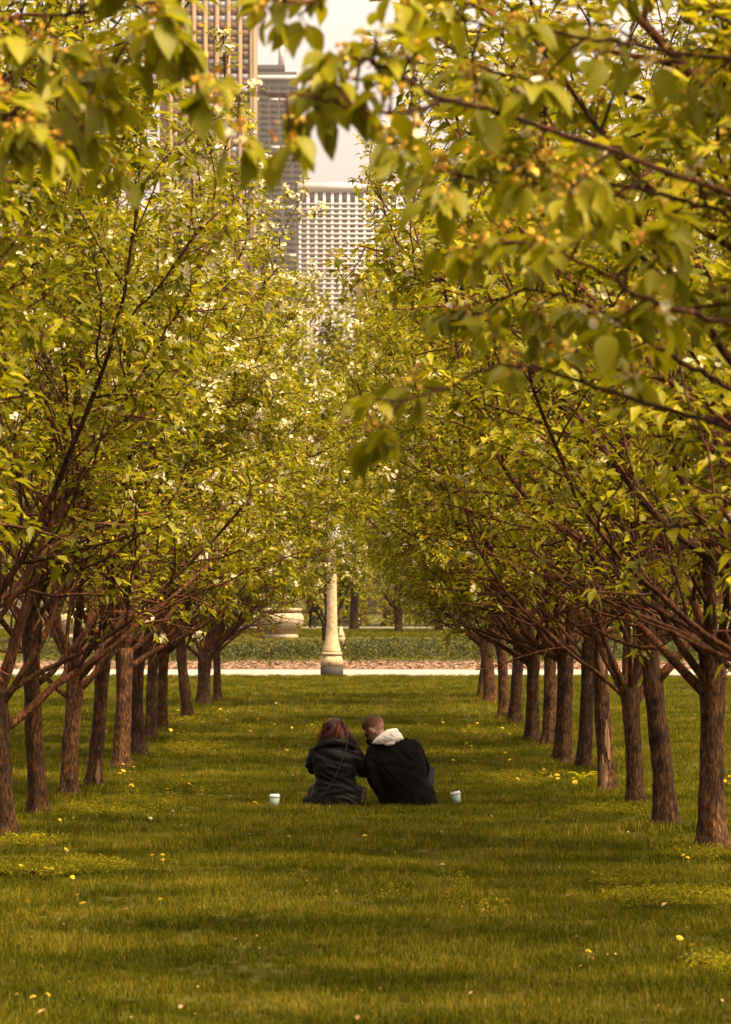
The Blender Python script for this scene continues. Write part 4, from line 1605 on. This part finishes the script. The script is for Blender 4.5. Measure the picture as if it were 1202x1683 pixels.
DP = 42.0
PXM = F / DP


def pl(px, py, ox):
    """local x,z of a photo pixel for a figure whose foot point sits at column ox"""
    return (px - ox) / PXM, (1325 - py) / PXM


def head_parts(b, c, m, sc=1.0):
    """skull, jaw, nose, ears, brow around centre c; m turns the head (face along +Y)"""
    def P(x, y, z):
        p = m @ Vector((x * sc, y * sc, z * sc))
        return (c[0] + p.x, c[1] + p.y, c[2] + p.z)
    b.ell(P(0, -0.012, 0.022), (0.076 * sc, 0.095 * sc, 0.092 * sc), m)
    b.ell(P(0, 0.030, -0.040), (0.060 * sc, 0.062 * sc, 0.075 * sc), m)
    b.ell(P(0, 0.068, -0.090), (0.026 * sc, 0.024 * sc, 0.022 * sc), m)
    b.ell(P(0, 0.098, -0.030), (0.013 * sc, 0.020 * sc, 0.020 * sc), m)
    b.ell(P(0, 0.085, -0.010), (0.010 * sc, 0.018 * sc, 0.028 * sc), m)
    b.ell(P(0, 0.083, -0.064), (0.024 * sc, 0.014 * sc, 0.009 * sc), m)
    b.ell(P(0, 0.080, 0.020), (0.055 * sc, 0.018 * sc, 0.012 * sc), m)
    for s_ in (-1, 1):
        b.ell(P(s_ * 0.080, -0.006, -0.012), (0.010 * sc, 0.022 * sc, 0.034 * sc), m)
        b.ell(P(s_ * 0.030, 0.078, 0.004), (0.013 * sc, 0.010 * sc, 0.008 * sc), m)
    return P


def hand(b, wrist, fwd, side, nrm, sc=1.0):
    """palm with four unequal fingers and a thumb leaving the side of the palm"""
    w, f, s_, n_ = (np.array(q, float) for q in (wrist, fwd, side, nrm))
    b.loft([(w, s_ * .026 * sc, n_ * .016 * sc), (w + f * .05 * sc, s_ * .040 * sc, n_ * .015 * sc), (w + f * .092 * sc, s_ * .040 * sc, n_ * .012 * sc)], 14)
    for i, (off, ln) in enumerate(((-.030, .068), (-.010, .078), (.010, .074), (.029, .058))):
        p0 = w + f * .085 * sc + s_ * off * sc
        p1 = p0 + (f * .5 * ln + n_ * .012) * sc
        p2 = p0 + (f * .95 * ln - n_ * .010) * sc
        b.chain([p0, p1, p2], [.0092 * sc, .0085 * sc, .007 * sc], 8)
    t0 = w + f * .03 * sc - s_ * .028 * sc
    b.chain([t0, t0 + (f * .03 - s_ * .03) * sc, t0 + (f * .062 - s_ * .036) * sc], [.012 * sc, .010 * sc, .008 * sc], 8)


def person_root(px, label):
    return empty('person', ((px - 601) * DP / F, DP, 0.0), label, 'person', 'couple sitting on the lawn')


# ---- the man
OX = 655
man = person_root(OX, 'person in a black jacket with white hood and sunglasses, leaning on one arm, sitting')
L_ = lambda px, py, y: np.array([pl(px, py, OX)[0], y, pl(px, py, OX)[1]])
headc = L_(616, 1197, 0.06)
Mh = (Matrix.Rotation(R(-20), 3, 'Y') @ Matrix.Rotation(R(58), 3, 'Z') @ Matrix.Rotation(R(-22), 3, 'X'))
b = Blob()
HP = head_parts(b, headc, Mh, 1.07)
neck = L_(642, 1222, -0.01)
b.chain([headc + np.array([.02, -.02, -.03]), neck], [0.054, 0.060])
chest = L_(650, 1243, 0.0)
pelv = L_(676, 1306, 0.0)
b.loft([(neck + [0, 0, .0], (.07, 0, 0), (0, .06, 0)), (chest, (.19, 0, .03), (0, .10, 0)), ((chest + pelv) / 2, (.155, 0, 0), (0, .10, 0)), (pelv, (.17, 0, 0), (0, .12, 0)), (pelv + [0, 0, -.07], (.15, 0, 0), (0, .12, 0))])
sl, sr = L_(612, 1237, 0.0), L_(680, 1228, 0.02)
el_, er_ = L_(613, 1278, -0.03), L_(697, 1264, 0.14)
wl, wr_ = L_(632, 1312, 0.02), L_(690, 1280, 0.36)
b.chain([sl, el_, wl], [0.058, 0.044, 0.031])
b.chain([sr, er_, wr_], [0.058, 0.044, 0.031])
hand(b, wl + np.array([0, 0, -.012]), (0.25, 0.9, -.25), (0.95, -0.2, 0), (0.0, .2, 1))
hand(b, wr_, (-.3, 0.9, -0.1), (0.9, 0.3, 0), (0, 0, 1))
for hx_, kx, fx in ((-.05, -.02, 0.02), (.10, .16, .10)):
    hp_ = pelv + np.array([hx_, .05, -.04])
    kn = hp_ + np.array([kx - hx_, .42, .30])
    ft = kn + np.array([fx - kx, .22, -.36])
    b.chain([hp_, kn, ft], [.085, .062, .042])
    b.chain([ft + np.array([0, -.04, -.03]), ft + np.array([0, .16, -.045])], [.04, .034])
b.build('body', M['skin'], man, 0.011, 3)
# trousers
b = Blob()
b.loft([(pelv + [0, 0, .05], (.168, 0, 0), (0, .125, 0)), (pelv + [0, .01, -.03], (.20, 0, 0), (0, .15, 0)), (pelv + [0, .02, -.095], (.195, 0, 0), (0, .15, 0))])
for hx_, kx, fx in ((-.05, -.02, 0.02), (.10, .16, .10)):
    hp_ = pelv + np.array([hx_, .05, -.035])
    kn = hp_ + np.array([kx - hx_, .42, .30])
    ft = kn + np.array([fx - kx, .20, -.32])
    b.chain([hp_, kn, ft], [.098, .075, .056])
b.build('trousers', M['denim'], man, 0.011, 4, 0.004, seed=5)
# jacket
b = Blob()
spine = [(neck + np.array([.010, -.005, .02]), .085, .075, 0.03), (L_(642, 1226, -.005), .135, .09, 0.05), (L_(647, 1231, -.01), .205, .115, 0.06), (L_(651, 1244, -.015), .245, .135, 0.06), (L_(657, 1262, -.02), .235, .142, 0.03),
         (L_(664, 1280, -.015), .222, .14, 0.01), (L_(672, 1298, 0.0), .235, .145, 0.0), (L_(678, 1316, 0.01), .235, .155, 0.0), (L_(680, 1323, 0.01), .215, .15, 0)]
b.loft([(c_, (w_, 0.0, t_), (0, d_, 0)) for c_, w_, d_, t_ in spine], sq=2.5)
b.chain([L_(617, 1236, -.005), L_(610, 1254, -.03), L_(615, 1280, -.05), L_(626, 1300, -.03), L_(636, 1318, 0.0)], [.082, .076, .066, .057, .050])
b.chain([L_(678, 1229, .0), L_(690, 1248, .06), L_(697, 1266, .14), L_(688, 1282, .32)], [.085, .072, .062, .048])
b.build('jacket', M['cloth'], man, 0.0095, 3, 0.010, (5, 5, 9), 2.0, 'plain black cloth jacket')
b = Blob()
b.chain([L_(606, 1218, .07), L_(613, 1224, .02), L_(630, 1226, -.055), L_(652, 1222, -.06), L_(668, 1216, .0)], [.026, .028, .03, .03, .03])
b.build('collar', M['cloth'], man, 0.008, 3)
# white hood bunched behind the neck
b = Blob()
b.loft([(L_(614, 1218, -.035), (.012, 0, .012), (0, .035, 0)), (L_(622, 1214, -.075), (.012, 0, .042), (0, .055, 0)), (L_(635, 1210, -.095), (0.008, 0, .066), (0, .062, 0)), (L_(646, 1208, -.085), (-.002, 0, .068), (0, .062, 0)),
        (L_(655, 1207, -.06), (-.012, 0, .058), (0, .05, 0)), (L_(661, 1209, -.03), (-.012, 0, .022), (0, .03, 0))], sq=2.2)
b.ell(L_(640, 1219, -.105), (.055, .03, .028))
b.build('hood', M['white_cloth'], man, 0.0065, 3, 0.006, (14, 14, 26), 7.0, 'white cotton hood lying over the collar')
# cropped hair
b = Blob()
for c_, r_ in (((0, -.016, .032), (.079, .097, .090)), ((0, .028, .072), (.062, .055, .045))):
    p_ = HP(*c_)
    b.ell(p_, tuple(q * 1.07 for q in r_), Mh)
hair_o = b.build('short_hair', M['short_hair'], man, 0.006, 2, 0.0015, (60, 60, 60), 1)
hm = hair_o.data
bmh = bmesh.new()
bmh.from_mesh(hm)
inv = Mh.inverted()
dele = []
for v in bmh.verts:
    q = inv @ (v.co - Vector(headc))
    if q.z < -0.025 + 0.35 * max(0, q.y + .02) or (q.y > 0.055 and q.z < 0.055):
        dele.append(v)
bmesh.ops.delete(bmh, geom=dele, context='VERTS')
for v in bmh.verts:      # clipped shorter towards the hairline
    q = inv @ (v.co - Vector(headc))
    f_ = max(0.0, 1 - (q.z + 0.03 - 0.35 * max(0, q.y + .02)) / 0.05)
    v.co -= v.normal * 0.003 * f_
bmh.to_mesh(hm)
fade = hm.attributes.get('rnd') or hm.attributes.new('rnd', 'FLOAT', 'POINT')
fade.data.foreach_set('value', np.array([min(1.0, max(0.0, ((inv @ (v.co - Vector(headc))).z + 0.03) / 0.11)) * 0.85 + 0.12 * mnoise.noise(v.co * 140) for v in hm.vertices], np.float32))

bmh.free()
# sunglasses: two lenses, a bridge and two arms
sg = empty('sunglasses', (0, 0, 0))
sg.parent = man
for s_ in (-1, 1):
    a = Acc()
    cs = []
    for j in range(16):
        t = 2 * math.pi * j / 16
        cs.append(HP(s_ * .034 + .030 * math.cos(t), .098 - .25 * abs(s_ * .034 + .03 * math.cos(t)), 0.004 + .023 * math.sin(t)))
    c2 = [tuple(np.array(p) + np.array(Mh @ Vector((0, -.006, 0)))) for p in cs]
    a.add(cs + c2, None, [(j, (j + 1) % 16, 16 + (j + 1) % 16, 16 + j) for j in range(16)] + [])
    a.add(cs + [HP(s_ * .034, .092, .004)], [(j, (j + 1) % 16, 16) for j in range(16)])
    link('lens', a.mesh('lens', M['shades'], True), sg)
    a = Acc()
    tube(a, [HP(s_ * .062, .084, .010), HP(s_ * .078, .05, .010), HP(s_ * .084, .0, .008), HP(s_ * .082, -.02, -.004)], [.006, .005, .004, .003], 8)
    link('temple', a.mesh('temple', M['shades'], True), sg)
a = Acc()
tube(a, [HP(-.01, .097, .008), HP(0, .102, .011), HP(.01, .097, .008)], [.003] * 3, 8)
link('bridge', a.mesh('bridge', M['shades'], True), sg)

# ---- the woman
OX = 553
woman = person_root(OX, 'person with wavy auburn hair in a black leather jacket, thin strap across the back, sitting')
headc = L_(551, 1200, 0.10)
Mh2 = Matrix.Rotation(R(8), 3, 'Y') @ Matrix.Rotation(R(-18), 3, 'Z') @ Matrix.Rotation(R(-28), 3, 'X')
b = Blob()
HP2 = head_parts(b, headc, Mh2, 0.94)
neck = L_(550, 1222, 0.02)
b.chain([headc + np.array([0, -.02, -.03]), neck], [0.046, 0.052])
chest, pelv = L_(552, 1246, 0.0), L_(553, 1304, 0.0)
b.loft([(neck, (.06, 0, 0), (0, .055, 0)), (chest, (.165, 0, 0), (0, .085, 0)), ((chest + pelv) / 2, (.125, 0, 0), (0, .085, 0)), (pelv, (.16, 0, 0), (0, .11, 0)), (pelv + [0, 0, -.07], (.15, 0, 0), (0, .11, 0))])
b.chain([L_(520, 1240, 0), L_(512, 1262, .10), L_(545, 1275, .28)], [.05, .038, .028])
b.chain([L_(586, 1240, 0), L_(602, 1266, .06), L_(590, 1270, .26)], [.05, .038, .028])
hand(b, L_(545, 1275, .28), (.5, .8, 0), (.8, -.5, 0), (0, 0, 1), .9)
hand(b, L_(590, 1270, .26), (-.4, .85, 0), (.85, .4, 0), (0, 0, 1), .9)
for s_ in (-1, 1):
    hp_ = pelv + np.array([s_ * .085, .04, -.045])
    kn = hp_ + np.array([s_ * .14, .32, .06])
    ft = kn + np.array([-s_ * .18, .10, -.08])
    b.chain([hp_, kn, ft], [.08, .058, .04])
    b.chain([ft, ft + np.array([s_ * .02, .12, -.02])], [.036, .03])
b.build('body', M['skin'], woman, 0.011, 3)
b = Blob()
b.loft([(pelv + [0, 0, .04], (.165, 0, 0), (0, .12, 0)), (pelv + [0, .01, -.03], (.21, 0, 0), (0, .15, 0)), (pelv + [0, .02, -.09], (.22, 0, 0), (0, .16, 0))])
for s_ in (-1, 1):
    hp_ = pelv + np.array([s_ * .10, .03, -.045])
    kn = hp_ + np.array([s_ * .13, .32, .06])
    ft = kn + np.array([-s_ * .16, .08, -.07])
    b.chain([hp_, kn, ft], [.092, .07, .052])
b.chain([L_(516, 1313, -.02), L_(506, 1316, .02)], [.06, .052])
b.build('trousers', M['denim'], woman, 0.011, 4, 0.004, seed=9)
b = Blob()
spine = [(L_(549, 1216, .03), .075, .07, 0), (L_(550, 1222, .01), .12, .085, 0), (L_(551, 1230, -.005), .185, .105, -.02), (L_(551, 1242, -.015), .215, .12, -.01), (L_(551, 1258, -.02), .20, .125, 0),
         (L_(551, 1276, -.015), .185, .12, 0), (L_(552, 1292, 0), .205, .135, 0), (L_(553, 1308, .005), .245, .15, 0), (L_(553, 1321, .01), .265, .16, 0), (L_(553, 1325, .01), .25, .15, 0)]
b.loft([(c_, (w_, 0.0, t_), (0, d_, 0)) for c_, w_, d_, t_ in spine], sq=2.4)
b.chain([L_(522, 1238, 0), L_(513, 1250, .04), L_(513, 1262, .12), L_(545, 1275, .26)], [.075, .068, .058, .042])
b.chain([L_(582, 1240, 0), L_(593, 1256, .01), L_(603, 1267, .06), L_(592, 1270, .24)], [.078, .070, .060, .042])
b.build('jacket', M['leather'], woman, 0.0085, 3, 0.011, (5, 5, 17), 4.0, 'creased black leather jacket')
b = Blob()
b.chain([L_(514, 1236, .0), L_(524, 1226, -.075), L_(545, 1217, -.09), L_(568, 1220, -.085), L_(588, 1230, -.03)], [.022, .034, .042, .036, .022])
b.build('collar', M['leather'], woman, 0.007, 3, 0.004, (8, 8, 16), 3.0)
# strap across the back
a = Acc()
sp_ = [L_(571, 1220, -.125), L_(568, 1232, -.150), L_(563, 1246, -.160), L_(557, 1262, -.163), L_(549, 1278, -.160), L_(540, 1292, -.158), L_(528, 1306, -.162), L_(516, 1316, -.16)]
P_ = np.array(sp_)
s2 = np.linspace(0, 7, 36)
P_ = np.stack([np.interp(s2, np.arange(8), P_[:, j]) for j in range(3)], -1)
dirp = np.array([0.86, 0, 0.5])
wv = 0.0065
v = np.concatenate([np.stack([p - dirp * wv, p + np.array([0, -.004, 0]), p + dirp * wv, p + np.array([0, .004, 0])]) for p in P_])
q = [(i * 4 + j, i * 4 + (j + 1) % 4, i * 4 + 4 + (j + 1) % 4, i * 4 + 4 + j) for i in range(35) for j in range(4)]
a.add(v, None, q)
o = link('bag_strap', a.mesh('bag_strap', M['strap'], True), woman)
o['label'] = 'thin diagonal bag strap over the jacket'
# boot seen sole-on beside the hip
b = Blob()
bc = L_(594, 1304, -.02)
b.loft([(bc + [.018, .02, .065], (.012, .012, .012), (0, .02, 0)), (bc + [.022, .0, .035], (.026, 0, .01), (0, .045, 0)), (bc + [.012, 0, -.02], (.032, 0, .0), (0, .05, 0)), (bc + [-.002, 0, -.075], (.034, 0, 0), (0, .055, 0)), (bc + [-.01, 0, -.105], (.03, 0, 0), (0, .05, 0))])
b.build('boot', M['boot'], woman, 0.006, 3, 0, label='brown boot tucked beside the hip')
# hair: scalp cap and wavy locks
rg = np.random.default_rng(77)
a = Acc()
cap = Blob()
cap.ell(HP2(0, -.016, .024), (.080, .100, .094), Mh2)
M['hair_root'] = simple_mat('hair_root', (0.022, 0.006, 0.003), 0.6, 0.4, 60, 0.3)
cap.build('hair_cap', M['hair_root'], woman, 0.007, 2)
for lock in range(64):
    u = rg.uniform(0, 2 * math.pi)
    x0_, y0_ = math.cos(u), math.sin(u)
    if y0_ > 0.75:
        continue
    top_ = np.array(HP2(0, -.02, .105))
    droop_ = rg.uniform(0.7, 1.15)
    fr = rg.uniform(7.5, 11)
    ph = rg.uniform(0, 6.28)
    shade = np.clip(rg.normal(.5, .25), 0, 1)
    start0 = rg.uniform(0, .6)
    kick = rg.normal(.012, .02)
    for st in range(11):
        x_, y_ = x0_ + rg.normal(0, .055), y0_ + rg.normal(0, .055)
        mid_ = np.array(HP2(x_ * .090, -.016 + y_ * .106, .03))
        end_ = mid_ + np.array([x0_ * .06 + max(0, x0_) * .045 + kick + rg.normal(0, .007), -.03 + y0_ * .035 + rg.normal(0, .006), -.135 * droop_ * rg.uniform(.88, 1.1) - .02 * (x0_ > .3)])
        start_ = top_ + (mid_ - top_) * start0 + np.array([0, 0, .012])
        n = 20
        t = np.linspace(0, 1, n)[:, None]
        c1 = mid_ + np.array([x_ * .02, y_ * .015, .015])
        Pp = (1 - t) ** 2 * start_ + 2 * t * (1 - t) * (c1 + (c1 - (start_ + end_) / 2) * .45) + t ** 2 * end_
        amp = 0.022 * np.linspace(0.3, 1, n)
        f2 = ph + rg.normal(0, .25)
        Pp[:, 0] += amp * np.sin(t[:, 0] * fr + f2)
        Pp[:, 1] += amp * np.cos(t[:, 0] * fr + f2)
        Pp[:, 2] += amp * .45 * np.sin(t[:, 0] * fr * 1.2 + f2)
        rad_ = 0.0030 * np.sin(np.linspace(.5, 2.9, n)) + .001
        tube(a, Pp, rad_, 4, np.clip(shade + rg.normal(0, .12), 0, 1), cap=False)
link('hair', a.mesh('hair', M['hair'], True), woman)['label'] = 'wavy shoulder-length auburn hair'

# ---- a walker far behind, mostly hidden by the foliage
dw = 214.0
walker = empty('person', ((514 - 601) * dw / F, dw, gz(dw)), 'distant walker in dark clothes half hidden by foliage near the urn', 'person')


def walker_shape(b, g, top):
    b.chain([(-.09, .0, .86), (-.11, .14, .48), (-.11, .05, .09)], [.085 + g, .06 + g, .042 + g], 12)
    b.chain([(.09, 0, .86), (.10, -.10, .47), (.10, -.30, .12)], [.085 + g, .06 + g, .042 + g], 12)
    b.loft([((0, 0, .80), (.15 + g, 0, 0), (0, .10 + g, 0)), ((0, 0, .95), (.16 + g, 0, 0), (0, .11 + g, 0))] if not top else
           [((0, 0, .84), (.17 + g, 0, 0), (0, .11 + g, 0)), ((0, 0, 1.12), (.155 + g, 0, 0), (0, .10 + g, 0)), ((0, 0, 1.36), (.20 + g, 0, 0), (0, .11 + g, 0)), ((0, 0, 1.46), (.08 + g, 0, 0), (0, .07 + g, 0))], 18)


b = Blob()
walker_shape(b, 0, True)
head_parts(b, (0, .02, 1.60), Matrix.Rotation(R(150), 3, 'Z'))
b.chain([(0, 0, 1.42), (0, .01, 1.52)], [.05, .05])
for s_ in (-1, 1):
    b.chain([(s_ * .20, 0, 1.36), (s_ * .24, -.06 * s_, 1.08), (s_ * .22, .10 * s_, .86)], [.05, .04, .03])
    hand(b, (s_ * .22, .10 * s_, .85), (0, .1, -1), (0, 1, 0), (s_, 0, 0), 0.95)
    b.chain([(s_ * .105, .05 if s_ < 0 else -.30, .05), (s_ * .105, -.10 if s_ < 0 else -.42, .04)], [.045, .035])
b.build('body', M['skin'], walker, 0.016, 2)
b = Blob()
walker_shape(b, .012, False)
b.build('trousers', M['denim'], walker, 0.018, 2)
b = Blob()
b.loft([((0, 0, .82), (.19, 0, 0), (0, .13, 0)), ((0, 0, 1.12), (.18, 0, 0), (0, .125, 0)), ((0, 0, 1.37), (.225, 0, 0), (0, .13, 0)), ((0, 0, 1.48), (.09, 0, 0), (0, .085, 0))], 18)
for s_ in (-1, 1):
    b.chain([(s_ * .20, 0, 1.36), (s_ * .24, -.06 * s_, 1.08), (s_ * .22, .10 * s_, .88)], [.065, .055, .045])
b.build('jacket', M['cloth'], walker, 0.018, 2)
b = Blob()
b.ell((0, .02, 1.635), (.085, .10, .09))
b.build('hair', M['short_hair'], walker, 0.014, 2)

# ------------------------------------------------------------------ the hazy air
hz_m, n, out = newmat('haze')
pv = N(n, 'ShaderNodeVolumePrincipled')
pv.inputs['Color'].default_value = (0.95, 0.88, 0.82, 1)
pv.inputs['Density'].default_value = 0.00003
pv.inputs['Anisotropy'].default_value = 0.2
n.links.new(pv.outputs[0], out.inputs['Volume'])
hb = link('haze', boxmesh('haze', hz_m, -3200, 3200, -80, 6100, -1.5, 480))
tag(hb, 'thin warm haze in the air', None, kind='stuff')
